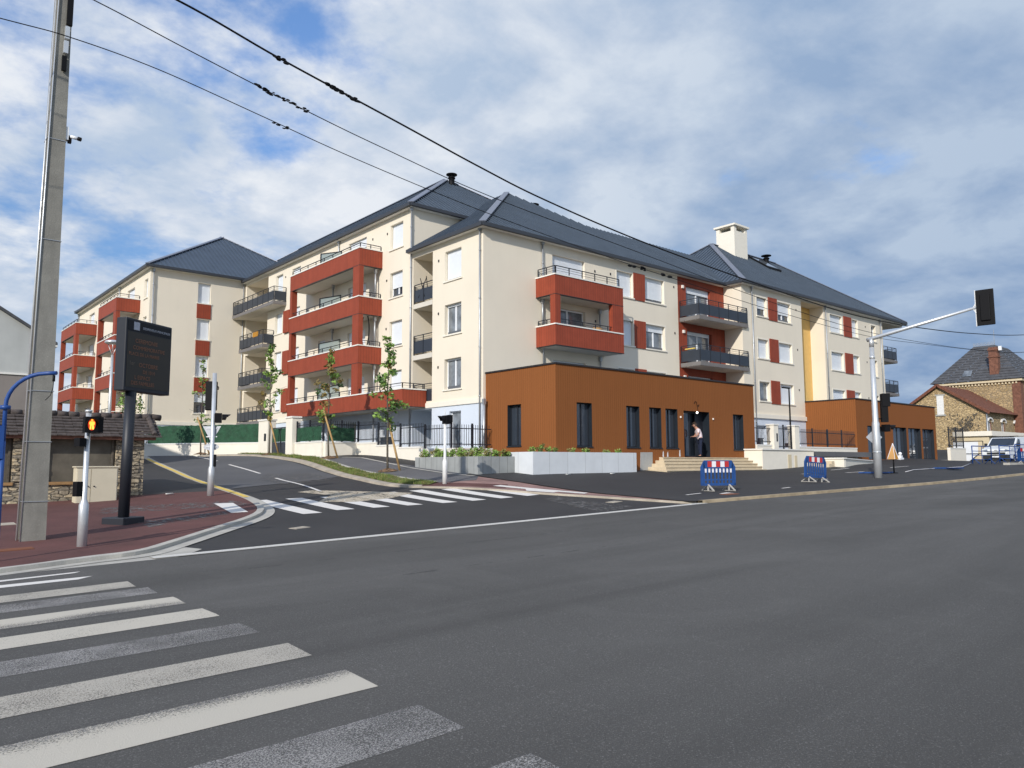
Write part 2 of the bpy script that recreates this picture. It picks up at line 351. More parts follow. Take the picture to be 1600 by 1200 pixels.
def text(name,s,size,mtx,matk,parent=None,ext=.002,align='LEFT'):
    cu=bpy.data.curves.new(name,'FONT'); cu.body=s; cu.size=size; cu.extrude=ext; cu.align_x=align
    t=bpy.data.objects.new(name,cu); C.objects.link(t)
    dg=bpy.context.evaluated_depsgraph_get(); me=bpy.data.meshes.new_from_object(t.evaluated_get(dg)); bpy.data.objects.remove(t)
    me.transform(mtx); me.materials.clear(); me.materials.append(M[matk])
    o=bpy.data.objects.new(name,me); C.objects.link(o)
    if parent is not None: attach(o,parent)
    return o
# ---------------------------------------------------------------- terrain


def s_(y):
    a=min(max(y-14.0,0),16.0); b=min(max(y-30.0,0),60.0)
    return .055*a+.033*b
def base(x,y): return .026*min(max(x,-60),75)+s_(y)
CP=[(20.6,22.8,1.14),(26.8,22.8,1.18),(18.7,23.9,1.16),(18.7,28.2,1.5),(20.26,30.6,1.77),(20.26,33.7,2.05),(20.26,36.1,2.12),(18.4,36.2,2.0),(18.0,40.2,2.15),(18.0,43.5,2.28),(16.2,47,2.26),(14.2,50.2,2.2),(17,52,2.4),(12,51,2.1),
(36.6,22.45,1.17),(41,21.2,1.28),(50,22,1.45),(62,23.2,1.68),(62,19.5,1.66),(16,22.3,.88),(26,17,.74),(33.4,15.1,.92),(42,17,1.15),(8.2,23.2,.72),(6.8,24.8,.69),(3.3,24.8,.52),(4.65,18.5,.3),(12.5,22,.7),(10,19,.47),(15,30.4,1.15),(9.5,30,1.0),(22,50,2.4),(16,19,.62),(18,15,.52),(5.8,23.8,.58),(57,18,1.5),(67,20.5,1.5),(75,20,1.6),(70,25,1.7),(30,30,1.7),(13,36,1.35),(15.5,41,1.85),(12,45,1.8),(24,19.5,.95),(31,20,1.08),(46,19,1.35)]
P_=np.array([c[:2] for c in CP]);R_=4.5
def phi(d2): return np.exp(-d2/(R_*R_))
D2=((P_[:,None]-P_[None])**2).sum(-1)
W_=np.linalg.solve(phi(D2)+.25*np.eye(len(CP)),np.array([c[2]-base(c[0],c[1]) for c in CP]))
def gz(x,y):
    b=base(x,y)
    k=min(max((y-13.6)/2.5,0),1)
    if k<=0: return b
    k=k*k*(3-2*k)
    d2=(P_[:,0]-x)**2+(P_[:,1]-y)**2
    return b+k*float(phi(d2)@W_)
# ---------------------------------------------------------------- ground, roads, pavements
def clipcell(poly,x0,y0,x1,y1):
    for ax,v,sg in ((0,x0,1),(0,x1,-1),(1,y0,1),(1,y1,-1)):
        o=[]
        for i in range(len(poly)):
            p=poly[i]; q=poly[(i+1)%len(poly)]
            ip=(p[ax]-v)*sg>=-1e-9; iq=(q[ax]-v)*sg>=-1e-9
            if ip: o.append(p)
            if ip!=iq:
                t=(v-p[ax])/(q[ax]-p[ax]); o.append((p[0]+(q[0]-p[0])*t,p[1]+(q[1]-p[1])*t))
        poly=o
        if len(poly)<3: return []
    return poly
def area(p): return .5*sum(p[i][0]*p[(i+1)%len(p)][1]-p[(i+1)%len(p)][0]*p[i][1] for i in range(len(p)))
CELL=.5
_gz={}
def gzc(x,y):
    k=(round(x,3),round(y,3))
    if k not in _gz: _gz[k]=gz(x,y)
    return _gz[k]
def sheet(mb,poly,dz,m=0,cell=CELL):
    xs=[p[0] for p in poly]; ys=[p[1] for p in poly]
    for i in range(math.floor(min(xs)/cell),math.ceil(max(xs)/cell)):
        for j in range(math.floor(min(ys)/cell),math.ceil(max(ys)/cell)):
            c_=clipcell(poly,i*cell,j*cell,(i+1)*cell,(j+1)*cell)
            if len(c_)>=3:
                A=area(c_)
                if abs(A)<1e-6: continue
                if A<0: c_=c_[::-1]
                mb.face([(x,y,gzc(x,y)+dz) for x,y in c_],m)
def strip(mb,line,w0,w1,dz,m=0,skirt=0,step=.5):
    """band from w0 to w1 to the left of the polyline; skirt adds the vertical faces of a kerb"""
    pts=[]
    for i in range(len(line)-1):
        a_=Vector(line[i]); b_=Vector(line[i+1]); k=max(1,int((b_-a_).length/step))
        pts+=[a_.lerp(b_,t/k) for t in range(k)]
    pts.append(Vector(line[-1]))
    A=[];B=[]
    for i,p in enumerate(pts):
        d=(pts[min(i+1,len(pts)-1)]-pts[max(i-1,0)]).normalized(); nn=Vector((-d.y,d.x))
        A.append(p+nn*w0); B.append(p+nn*w1)
    for i in range(len(pts)-1):
        q=[A[i],A[i+1],B[i+1],B[i]]
        mb.face([(v.x,v.y,gz(v.x,v.y)+dz) for v in q],m)
        if skirt:
            for u,v in ((A[i],A[i+1]),(B[i+1],B[i])):
                mb.face([(u.x,u.y,gz(u.x,u.y)+dz-skirt),(v.x,v.y,gz(v.x,v.y)+dz-skirt),(v.x,v.y,gz(v.x,v.y)+dz),(u.x,u.y,gz(u.x,u.y)+dz)],m)
def smooth(line,k=3):
    for _ in range(k):
        o=[line[0]]
        for a_,b_ in zip(line,line[1:]):
            o+=[(a_[0]*.75+b_[0]*.25,a_[1]*.75+b_[1]*.25),(a_[0]*.25+b_[0]*.75,a_[1]*.25+b_[1]*.75)]
        o.append(line[-1]); line=o
    return line
# whole-world ground: fine near, coarse out to the horizon
g=MB()
def gzs(x,y): return gz(x,y)-.05
xs=[-900,-400,-200,-100,-60,-40,-20]+[i*2.0 for i in range(-5,50)]+[110,140,200,400,900]
ys=[-900,-400,-200,-100,-60,-40,-20,0,10]+[12+i*2.0 for i in range(0,28)]+[70,80,100,140,200,400,900]
def gfar(x,y):
    z=gz(x,y)
    if y<10: z=.026*min(max(x,-60),75)
    return z-.06
for i in range(len(xs)-1):
    for j in range(len(ys)-1):
        g.face([(xs[i],ys[j],gfar(xs[i],ys[j])),(xs[i+1],ys[j],gfar(xs[i+1],ys[j])),(xs[i+1],ys[j+1],gfar(xs[i+1],ys[j+1])),(xs[i],ys[j+1],gfar(xs[i],ys[j+1]))])
struct(g.build('ground','far_ground'))
# main road (one plane that climbs gently to the right)
KR=[(18.6,13.42),(21,13.2),(24.7,12.75),(31,12.0),(36,11.75),(41,11.7),(60,11.6),(90,11.5)]
g=MB(); zr=lambda x:.026*min(max(x,-60),75)
edge=[(-60,13.4),(18.6,13.42)]+KR[1:]
for (xa,ya),(xb,yb) in zip(edge,edge[1:]):
    k=max(1,int((xb-xa)/10))
    for i in range(k):
        x0=xa+(xb-xa)*i/k; x1=xa+(xb-xa)*(i+1)/k; y0=ya+(yb-ya)*i/k; y1=ya+(yb-ya)*(i+1)/k
        g.face([(x0,-14,zr(x0)),(x1,-14,zr(x1)),(x1,y1,zr(x1)),(x0,y0,zr(x0))])
struct(g.build('main_road','asphalt_old'))
LK=smooth([(-60,13.3),(-6,13.35),(1.2,13.5),(2.2,13.75),(3.0,14.05),(3.9,14.15),(4.6,14.9),(5.8,16.28),(7.4,17.95),(8.1,19.1),(8.5,20.4),(8.8,22),(9.1,24.65),(10.1,30.6),(11.8,39.5),(12.95,47.5),(14.2,53)],2)
RKs=smooth([(15.3,45.6),(16.6,44.4),(17.35,42),(17.1,38),(16.3,32.6),(14.95,27.02),(14.35,24.2),(14.5,22.9),(15.4,22.05),(16.33,20.93),(16.82,19.66),(17.14,18.46),(17.75,16.6),(18.1,15.0),(18.6,13.6)],2)
g=MB()
lk2=[p for p in LK if p[1]>13.8 and p[0]>2.9]
street=[(4.0,13.55)]+[p for p in lk2 if p[0]>4.1]+[(13,56),(17,56)]+RKs+[(18.6,13.5)]
new=[p for p in street]
sheet(g,street,-.012)
struct(g.build('side_street','asphalt_new'))
g=MB(); sheet(g,[(9.15,25.2),(10.2,30.6),(11.9,39.5),(13.0,47.5),(13.4,54),(17,54),(15.3,45.6),(16.6,44.3),(17.2,42),(16.95,38),(16.1,32.6),(15.2,28.6),(12.4,27.2)],.0)
struct(g.build('side_street_older_surface','asphalt_street'))
# left corner pavement in red asphalt, dark pavement beyond
g=MB(); 
redp=[p for p in LK if p[1]<24.4]+[(8.9,24.3),(6.7,24.7),(-60,24.7)]
sheet(g,redp,.06); struct(g.build('red_pavement','red_asphalt'))
g=MB(); sheet(g,[(6.7,24.7),(8.9,24.3)]+[p for p in LK if p[1]>=24.4]+[(9,53),(6.7,50)],.058); struct(g.build('dark_pavement','asphalt_new'))
g=MB(); strip(g,LK,-.03,.13,.068,0,.12); strip(g,LK,-.30,-.035,.004,0,0)
struct(g.build('kerb','kerb'))
g=MB(); strip(g,[p for p in LK if 21.8<p[1]<48],-.07,.10,.078); struct(g.build('yellow_kerb_line','yellow_paint'))
g=MB(); strip(g,[(3.9,13.62),(10,13.52),(18.7,13.42)],-.13,.13,.010); struct(g.build('gutter_strip','paint_kerbline'))
g=MB(); strip(g,[(3.9,13.62),(10,13.52),(18.7,13.42)],-.16,.16,.006); struct(g.build('gutter_channel','kerb'))
# right: forecourt, kerb, red patch, verge, footpath
kr=KR
fore=[(18.4,13.52)]+[(x,y+.12) for x,y in kr[1:]]+[(90,30),(49,30),(22,26),(18.4,24.3),(18.45,21),(18.2,17.2)]
g=MB(); sheet(g,fore,.075); struct(g.build('forecourt','asphalt_new'))
g=MB(); strip(g,kr,-.02,.15,.085,0,.12); struct(g.build('main_road_kerb','kerb_warm'))
g=MB(); strip(g,[p for p in RKs if p[1]<22.4],-.05,.20,.05,0,.07,); struct(g.build('flush_kerb','dusty_kerb'))
g=MB(); sheet(g,[p for p in RKs if p[1]<22.6][:]+[(18.62,13.6),(18.2,17.2),(18.45,21),(18.4,24.3),(16.3,24.2),(15.6,23.4)],.052)
struct(g.build('red_crossing_pavement','red_dusty'))
g=MB(); sheet(g,[(15.1,22.5),(16.3,21.4),(17.0,20.2),(17.7,20.9),(16.7,22.2),(15.9,22.9)],.057); struct(g.build('red_pavement_patch','red_asphalt'))
g=MB(); strip(g,[p for p in RKs if p[1]>22.2],-.02,.42,.07,0,.1); struct(g.build('verge_kerb','dusty_kerb'))
VG=smooth([(16.0,22.85),(15.75,24.3),(16.2,27.7),(17.3,33.1),(18.2,37.6),(18.3,43.4)],2)
vk=[p for p in RKs if 22.3<p[1]<44.2]
verge=VG+[(x+.3,y) for x,y in vk]
g=MB(); sheet(g,verge,.085); struct(g.build('verge','verge'))
g=MB(); sheet(g,VG+[(18.36,46),(22.6,46),(22.6,28),(18.6,28.3),(18.5,23.6),(17.6,22.6)],.06); struct(g.build('footpath','asphalt_path'))
g=MB(); strip(g,VG,-.12,.02,.092,0,.05); strip(g,[(18.2,36.0),(19.0,33.4),(18.75,31.2),(18.2,27.5),(18.0,24.9),(18.3,23.6)],-.07,.07,.075); struct(g.build('footpath_edging','kerb'))
g=MB(); sheet(g,[(18.36,36),(20.26,36),(20.26,29),(18.9,28.3),(18.8,31.2),(19.05,33.3)],.066); struct(g.build('dark_footpath_patch','asphalt_new'))
# painted markings
def quads(name,qs,matk,dz=.004):
    g=MB()
    for q in qs: sheet(g,q,dz)
    return struct(g.build(name,matk))
def band(y,w,x0,x1,sk=.1): return [(x0,y),(x1,y),(x1+sk*.4,y+w),(x0,y+w)]
g=MB()
zs=[(.55,2.75,'f'),(1.6,2.8,'f'),(2.66,2.82,'f'),(3.75,2.84,'f'),(4.82,2.9,'h'),(5.93,2.95,'m'),(7.05,2.98,'f'),(8.08,2.99,'g'),(9.06,2.97,'n'),(10.02,2.95,'f'),(10.75,2.9,'m')]
mats=[]; gi=MB()
for y,x1,k in zs:
    mk_={'f':'paint_faded','m':'paint_mid','g':'paint_good'}.get(k)
    if k in 'hn':
        mk_='paint_half_%d'%int(y*10); worn(mk_,(.53,.49,.41),.53,75,half=(y+.12,y+.5) if k=='h' else (y+.5,y+.12))
    if mk_ not in mats: mats.append(mk_)
    p=band(y,.54,-9,x1)
    if k in 'hn':
        if 'paint_faded' not in mats: mats.append('paint_faded')
        for q0 in range(-9,3):
            c_=clipcell(p,q0,y-.1,q0+1,y+1)
            if len(c_)>2: gi.face([(a_,b_,zr(a_)+.0025) for a_,b_ in c_],mats.index('paint_faded'))
    for q0 in range(-9,3):
        c_=clipcell(p,q0,y-.1,q0+1,y+1)
        if len(c_)>2: gi.face([(a_,b_,zr(a_)+.004) for a_,b_ in c_],mats.index(mk_))
struct(gi.build('main_road_crossing_stripes',mats))
g=MB()
for q in ([(-6,12.62),(1.6,12.62),(2.6,12.72),(2.7,12.84),(1.6,12.78),(-6,12.78)],[(1.35,12.02),(2.5,12.0),(2.72,12.2),(1.6,12.28)],[(-6,11.75),(.9,11.75),(1.1,11.87),(-6,11.87)]): 
    g.face([(a_,b_,zr(a_)+.005) for a_,b_ in q])
struct(g.build('fresh_road_lines','paint_fresh'))
g=MB()
for i in range(8):
    x=8.75+i*1.085+(.12 if i>3 else 0); y0=18.45-(.3 if i==0 else 0); y1=21.6+(.3 if 2<i<6 else 0)-(.5 if i==7 else 0)
    sheet(g,[(x-.05,y0),(x+.47,y0),(x+.47,y1),(x-.05,y1)],-.003,0,.25)
sheet(g,[(17.0,19.15),(17.3,18.2),(17.75,18.3),(17.35,19.6)],.062); sheet(g,[(17.0,20.9),(17.35,20.9),(18.1,17.4),(17.8,17.3)],.062)
sheet(g,[(7.15,18.8),(7.55,18.75),(7.95,20.8),(7.5,20.95)],.068)
struct(g.build('side_street_crossing_stripes','paint_fresh'))
g=MB()
strip(g,[(13.37,30.5),(12.6,27.1),(11.65,23.1)],-.055,.055,.006); strip(g,[(14.6,38.9),(13.85,33.2)],-.055,.055,.006); strip(g,[(15.3,46.2),(14.95,41.5)],-.055,.055,.006)
struct(g.build('lane_lines','paint_fresh'))
# chalk-white parking marks on the forecourt
g=MB()
for x,y,l,w in ((19.9,14.9,.9,.08),(21.2,14.35,.55,.28),(33.2,18.4,.9,.12),(36.6,18.0,2.1,.14),(39.2,20.1,2.2,.10),(43.5,18.9,2.6,.10),(30.3,15.9,.6,.1),(25,14.6,.7,.12)):
    sheet(g,[(x,y),(x+l,y+.1),(x+l,y+.1+w),(x,y+w)],.083,0,.5)
struct(g.build('forecourt_paint_marks','paint_fresh'))
g=MB(); sheet(g,[(10.2,20.4),(11.2,20.0),(12.6,20.4),(14.0,21.3),(13.3,22.1),(11.6,23.6),(10.9,23.2),(11.4,21.9)],-.002); struct(g.build('sand_spill','sand'))
g=MB(); sheet(g,[(16.2,17.4),(17.0,17.8),(16.6,14.2),(14.9,13.9),(15.2,15)],-.005); sheet(g,[(12,26.5),(14.5,27.3),(15.3,31),(14,33),(12.4,30)],.004)
sheet(g,[(4.6,20.4),(8.2,20.2),(8.2,21.3),(5,21.9)],.066); sheet(g,[(4.9,17.4),(7,18.6),(7.2,19.3),(4.9,18.4)],.066); struct(g.build('dust_film','dust'))
g=MB()
for (xa,ya,xb,yb) in ((4.5,11.15,40,11.0),(5,8.9,46,8.6)):
    p=[(xa+(xb-xa)*t/40,ya+(yb-ya)*t/40+rnd.uniform(-.025,.025)) for t in range(41)]
    for a_,b_ in zip(p,p[1:]):
        g.face([(a_[0],a_[1]-.012,zr(a_[0])+.0045),(b_[0],b_[1]-.012,zr(b_[0])+.0045),(b_[0],b_[1]+.012,zr(b_[0])+.0045),(a_[0],a_[1]+.012,zr(a_[0])+.0045)])
struct(g.build('road_seam','tarpatch'))
g=MB(); sheet(g,[(-30,13.385),(4.2,13.40),(4.9,14.2),(4.6,14.9),(3.7,14.2),(2.9,14.02),(2,13.68),(1,13.5),(-30,13.32)],-.004)
sheet(g,[(18.2,13.43),(19.2,13.38),(21,13.2),(21,13.3),(19,13.5),(18.3,13.5)],.0); struct(g.build('concrete_apron','kerb'))
# cast-iron and concrete covers in the ground
def cover(lab,x,y,w,l,dz,matk,rot=0):
    g=MB(); c0,s0=math.cos(rot),math.sin(rot)
    P=[(x+a_*c0-b_*s0,y+a_*s0+b_*c0) for a_,b_ in ((-w,-l),(w,-l),(w,l),(-w,l))]
    zc=[gz(*p)+dz for p in P]; g.hexa([(p[0],p[1],z-.05) for p,z in zip(P,zc)]+[(p[0],p[1],z+.004) for p,z in zip(P,zc)])
    tag(g.build('manhole_cover',matk),lab,'cover')
cover('rusty rectangular cover in the red pavement left of the concrete pole',2.27,15.7,.28,.14,.065,'rust')
cover('pale oval-looking cover in the red pavement at the left picture edge',2.62,19.7,.22,.22,.065,'dusty_kerb')
cover('pale drain cover in the black asphalt behind the white road edge line',7.55,15.9,.2,.12,-.006,'dusty_kerb',.3)
cover('pale grating in the asphalt beside the flush kerb towards the main road',17.2,15.5,.26,.14,-.008,'dusty_kerb',.2)
cover('rust-red plate lying at the kerb under the first blue barrier',21.35,14.35,.32,.16,.08,'rust')
# ---------------------------------------------------------------- grass on the verge: short blades, one object
def inpoly(x,y,p):
    r_=False
    for i in range(len(p)):
        (x1,y1),(x2,y2)=p[i],p[(i+1)%len(p)]
        if (y1>y)!=(y2>y) and x<(x2-x1)*(y-y1)/(y2-y1)+x1: r_=not r_
    return r_
g=MB()
k=0
while k<15000:
    x=rnd.uniform(14.6,18.6); y=rnd.uniform(22.6,44)
    if not inpoly(x,y,verge): continue
    k+=1
    dens=math.sin(x*3.1+y*1.3)+math.sin(y*2.3-x*1.7)
    if dens<-.55 and rnd.random()<.8: continue
    z=gz(x,y)+.08; h=rnd.uniform(.03,.10)*(1.2 if dens>.4 else .8); a_=rnd.uniform(0,6.28); w=rnd.uniform(.008,.02)
    dx,dy=math.cos(a_)*w,math.sin(a_)*w; lx,ly=rnd.uniform(-.05,.05),rnd.uniform(-.05,.05)
    g.face([(x-dx,y-dy,z),(x+dx,y+dy,z),(x+lx,y+ly,z+h)],0 if rnd.random()<.6 else 1)
o=g.build('grass',['grass','grass_dry']); o['kind']='stuff'; o['label']='thin green and straw coloured grass on the planted verge'; o['category']='grass'
# ---------------------------------------------------------------- the apartment complex
B=thing('apartment_building','long cream apartment block with dark metal roofs, red balconies and rust-orange ground floor wings','apartment building',(22.45,28.3,1.2))
def FP(ax,c,u,d,z):          # ax 'x': facade facing -x at x=c, u runs along y; 'y': facade facing -y at y=c, u runs along x; d = depth into the wall
    return (c+d,u,z) if ax=='x' else (u,c+d,z)
def fbox(mb,ax,c,u0,u1,d0,d1,z0,z1,m=None):
    a_=FP(ax,c,u0,d0,z0); b_=FP(ax,c,u1,d1,z1); mb.box(*a_,*b_,m)
def wall(mb,ax,c,u0,u1,z0,z1,holes=(),m=0,rm=None):
    us=sorted({u0,u1,*[h[0] for h in holes],*[h[1] for h in holes]}); zs_=sorted({z0,z1,*[h[2] for h in holes],*[h[3] for h in holes]})
    us=[u for u in us if u0<=u<=u1]; zs_=[z for z in zs_ if z0<=z<=z1]
    for ua,ub in zip(us,us[1:]):
        for za,zb in zip(zs_,zs_[1:]):
            um,zm=(ua+ub)/2,(za+zb)/2
            if any(h[0]<um<h[1] and h[2]<zm<h[3] for h in holes): continue
            mb.face([FP(ax,c,ua,0,za),FP(ax,c,ub,0,za),FP(ax,c,ub,0,zb),FP(ax,c,ua,0,zb)],m)
    for h in holes:
        a_,b_,za,zb=h[:4]; d=h[4] if len(h)>4 else .24
        if a_<u0-1e-6 or b_>u1+1e-6: continue
        za=max(za,z0); r_=m if rm is None else rm
        mb.face([FP(ax,c,a_,0,za),FP(ax,c,a_,d,za),FP(ax,c,a_,d,zb),FP(ax,c,a_,0,zb)],r_)
        mb.face([FP(ax,c,b_,0,za),FP(ax,c,b_,0,zb),FP(ax,c,b_,d,zb),FP(ax,c,b_,d,za)],r_)
        mb.face([FP(ax,c,a_,0,zb),FP(ax,c,a_,d,zb),FP(ax,c,b_,d,zb),FP(ax,c,b_,0,zb)],r_)
        mb.face([FP(ax,c,a_,0,za),FP(ax,c,b_,0,za),FP(ax,c,b_,d,za),FP(ax,c,a_,d,za)],r_)
        if len(h)>5: mb.face([FP(ax,c,a_,d,za),FP(ax,c,b_,d,za),FP(ax,c,b_,d,zb),FP(ax,c,a_,d,zb)],h[5])
def window(ax,c,u0,u1,z0,z1,shut=1.0,kind='window',sill=True,d=.2,leaf=2,curtain=False,parent=None,surr=.09):
    """white PVC frame set back in its opening > pane, roller shutter, sill"""
    f=MB(); t=.055
    fbox(f,ax,c,u0,u0+t,d,d+.06,z0,z1); fbox(f,ax,c,u1-t,u1,d,d+.06,z0,z1)
    fbox(f,ax,c,u0+t,u1-t,d,d+.06,z1-t,z1); fbox(f,ax,c,u0+t,u1-t,d,d+.06,z0,z0+t*1.2)
    if leaf>1:
        for k in range(1,leaf):
            um=u0+(u1-u0)*k/leaf; fbox(f,ax,c,um-.05,um+.05,d-.008,d+.06,z0+t*1.2,z1-t)
    fo=f.build(kind,'white_pvc',parent or B)
    lo=z1-(z1-z0)*shut
    if sill and z1-z0<1.6 and c!=57.7 and shut<.97:
        q=MB(); fbox(q,ax,c,u0+t,u1-t,d-.02,d-.008,z0+.02,z0+.17); q.build('lower_guard','guard_grey',fo)
    if shut<.98:
        p=MB(); fbox(p,ax,c,u0+t,u1-t,d+.03,d+.045,z0+t*1.2,z1-t); p.build('pane','curtain_glass' if curtain else 'glass',fo)
    if shut>0.02:
        s=MB(); zz_=max(lo,z0+.01); k=max(1,int((z1-zz_)/.055)); h=(z1-zz_)/k
        for i in range(k):      # slats
            za=zz_+i*h; a0=FP(ax,c,u0+.03,d-.045,za); s.face([FP(ax,c,u0+.03,d-.03,za),FP(ax,c,u1-.03,d-.03,za),FP(ax,c,u1-.03,d-.042,za+h*.75),FP(ax,c,u0+.03,d-.042,za+h*.75)])
            s.face([FP(ax,c,u0+.03,d-.042,za+h*.75),FP(ax,c,u1-.03,d-.042,za+h*.75),FP(ax,c,u1-.03,d-.03,za+h),FP(ax,c,u0+.03,d-.03,za+h)])
        s.build('roller_shutter','shutter',fo)
    if sill:
        s=MB(); fbox(s,ax,c,u0-.1,u1+.1,-.06,-.001,z0-.07,z0+.004); fbox(s,ax,c,u0+.001,u1-.001,-.001,d-.001,z0-.02,z0+.004); s.build('sill','stucco_trim',fo)
    if surr and ax=='y' and c<50 and kind=='window' and sill:
        g_=MB(); t=surr; P=[FP(ax,c,a_,-.001,b_) for a_,b_ in ((u0,z0),(u0-t,z0),(u0-t,z1+t),(u1+t,z1+t),(u1+t,z0),(u1,z0),(u1,z1),(u0,z1))]
        v=(-.011,0,0) if ax=='x' else (0,-.011,0); q=[[0,1,2,7],[7,2,3,6],[6,3,4,5]]
        for r_ in q: g_.prism([P[k] for k in r_],v)
        g_.build('surround','stucco_trim',fo)
    return fo
def rail(mb,ax,c,u0,u1,d,z0,h,n,low=None,m=0,bars=2):
    """run of railing along u at depth d"""
    t=.025
    P_0=FP(ax,c,u0,d,z0+h); P_1=FP(ax,c,u1,d,z0+h); mb.bar(P_0,P_1,.045,.035,m)
    for b_ in range(1,bars+1): mb.bar(FP(ax,c,u0,d,z0+h-.12*b_),FP(ax,c,u1,d,z0+h-.12*b_),.014,.014,m)
    for i in range(n+1):
        u=u0+(u1-u0)*i/n; mb.bar(FP(ax,c,u,d,z0),FP(ax,c,u,d,z0+h-.018),.04,.04,m,up=(0,1,0))
# ---- roofs
def roof_face(mb,poly,ev,seam=.36,m=0,th=.06,rib=True):
    """poly: 3D points, planar; ev: direction of the eave; ribs run up the slope"""
    P=[Vector(p) for p in poly]; e=Vector(ev).normalized(); nrm=(P[1]-P[0]).cross(P[2]-P[0]).normalized()
    if nrm.z<0: nrm=-nrm
    s=nrm.cross(e).normalized()
    mb.face(P,m)
    if not rib: return
    O=P[0]; q=[((p-O).dot(e),(p-O).dot(s)) for p in P]
    lo=min(a_[0] for a_ in q); hi=max(a_[0] for a_ in q); k=math.ceil(lo/seam)
    while k*seam<hi:
        t=k*seam; k+=1; ys_=[]
        for i in range(len(q)):
            (a0,b0),(a1,b1)=q[i],q[(i+1)%len(q)]
            if (a0-t)*(a1-t)<0: ys_.append(b0+(b1-b0)*(t-a0)/(a1-a0))
        if len(ys_)<2: continue
        y0,y1=min(ys_),max(ys_)
        if y1-y0<.15: continue
        mb.bar(O+e*t+s*(y0+.02)+nrm*.022,O+e*t+s*(y1-.02)+nrm*.028,.04,.058,m,up=nrm)
def hiproof(x0,y0,x1,y1,ze,za,name_caps=True,ribs=('x0','y0'),ridge='y'):
    w=x1-x0; h=y1-y0
    if ridge=='y': t=w/2; A_=(x0+t,y0+t,za); B_=(x0+t,max(y0+t,y1-t),za)
    else: t=h/2; A_=(x0+t,y0+t,za); B_=(max(x0+t,x1-t),y0+t,za)
    c_=[(x0,y0,ze),(x1,y0,ze),(x1,y1,ze),(x0,y1,ze)]
    rm=MB()
    if ridge=='y':
        roof_face(rm,[c_[0],c_[1],A_],(1,0,0),rib='y0' in ribs); roof_face(rm,[c_[1],c_[2],B_,A_],(0,1,0),rib='x1' in ribs)
        roof_face(rm,[c_[2],c_[3],B_],(1,0,0),rib=False); roof_face(rm,[c_[3],c_[0],A_,B_],(0,1,0),rib='x0' in ribs)
        hips=[(c_[0],A_),(c_[1],A_),(c_[2],B_),(c_[3],B_),(A_,B_)]
    else:
        roof_face(rm,[c_[0],c_[1],B_,A_],(1,0,0),rib='y0' in ribs); roof_face(rm,[c_[1],c_[2],B_],(0,1,0),rib='x1' in ribs)
        roof_face(rm,[c_[2],c_[3],A_,B_],(1,0,0),rib=False); roof_face(rm,[c_[3],c_[0],A_],(0,1,0),rib='x0' in ribs)
        hips=[(c_[0],A_),(c_[3],A_),(c_[1],B_),(c_[2],B_),(A_,B_)]
    ro=rm.build('roof','roof',B)
    cp=MB()
    for a_,b_ in hips:
        if (Vector(a_)-Vector(b_)).length<.2: continue
        a_=Vector(a_)+Vector((0,0,.05)); b_=Vector(b_)+Vector((0,0,.05)); cp.bar(a_,b_,.34,.05)
    cp.build('hip_cap','roof_cap',ro)
    return ro
def eaves(pts,ro,dark=True):
    """gutter and cream fascia under it along the eave polyline (outer line)"""
    g_=MB(); 
    for a_,b_ in zip(pts,pts[1:]):
        a_=Vector(a_);b_=Vector(b_); g_.bar(a_+Vector((0,0,-.06)),b_+Vector((0,0,-.06)),.16,.17)
    g_.build('gutter','gutter',ro)
def pipe(pts,r_=.042,head=True,name='downpipe'):
    g_=MB(); g_.tube(pts,r_,8)
    if head: 
        p=Vector(pts[0]); g_.box(p.x-.07,p.y-.07,p.z-.2,p.x+.07,p.y+.07,p.z+.05)
    for i in range(int((pts[0][2]-pts[-1][2])/2.2)):
        p=Vector(pts[0]).lerp(Vector(pts[-1]),(i+.5)/max(1,int((pts[0][2]-pts[-1][2])/2.2))); g_.tube([p-Vector((0,0,.03)),p+Vector((0,0,.03))],r_*1.35,8)
    g_.build(name,'zinc',B)
# ---- levels
FL=[4.6,7.35,10.1,12.85]
XB=22.45; YA=28.3; YF=27.0; TA=12.92; TB=15.48; TC=15.66
w=MB()   # 0 stucco 1 plinth 2 interior 3 trim 4 yellow 5 red cladding 6 soffit
WM=['stucco','plinth','interior','stucco_trim','yellow_stucco','clad_red','soffit']
# corner block, left face
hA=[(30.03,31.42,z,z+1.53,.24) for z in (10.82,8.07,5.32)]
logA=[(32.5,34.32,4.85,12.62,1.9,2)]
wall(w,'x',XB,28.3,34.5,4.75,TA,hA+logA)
wall(w,'x',XB,28.3,34.5,.6,4.5,[(30.03,30.98,1.9,4.22,.2),(32.5,34.32,.6,4.45,1.9,1)],1)
fbox(w,'x',XB,28.24,34.5,-.06,.0,4.5,4.75,3)
# inside of loggia A floors
for z in (7.35,10.1): fbox(w,'x',XB,32.52,34.3,.0,1.88,z-.25,z,6)
# block B, left face
wB=[(35.38,36.68,z,z+1.42,.24) for z in (13.58,10.83,8.08,5.33)]
dB=[]
for z in FL:
    dB+= [(39.33,41.48,z,z+2.15,.2),(44.32,45.29,z,z+2.15,.2),(48.08,49.37,z+.75,z+2.15,.2)]
wB2=[(50.85,52.0,z,z+1.45,.24) for z in (13.55,10.8,8.05,5.3)]
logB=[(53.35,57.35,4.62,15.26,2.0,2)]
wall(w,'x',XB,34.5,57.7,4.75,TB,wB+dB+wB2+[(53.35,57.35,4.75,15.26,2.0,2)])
gB=[(36.2,37.9,1.7,4.1,.25),(40.2,42.6,1.7,4.1,1.2),(44.6,46.8,1.7,4.1,.25)]
wall(w,'x',XB,34.5,57.7,.8,4.5,gB,1)
fbox(w,'x',XB,34.5,57.7,-.06,0,4.5,4.75,3)
for z in FL[1:]: fbox(w,'x',XB,53.37,57.33,.0,1.98,z-.25,z,6)
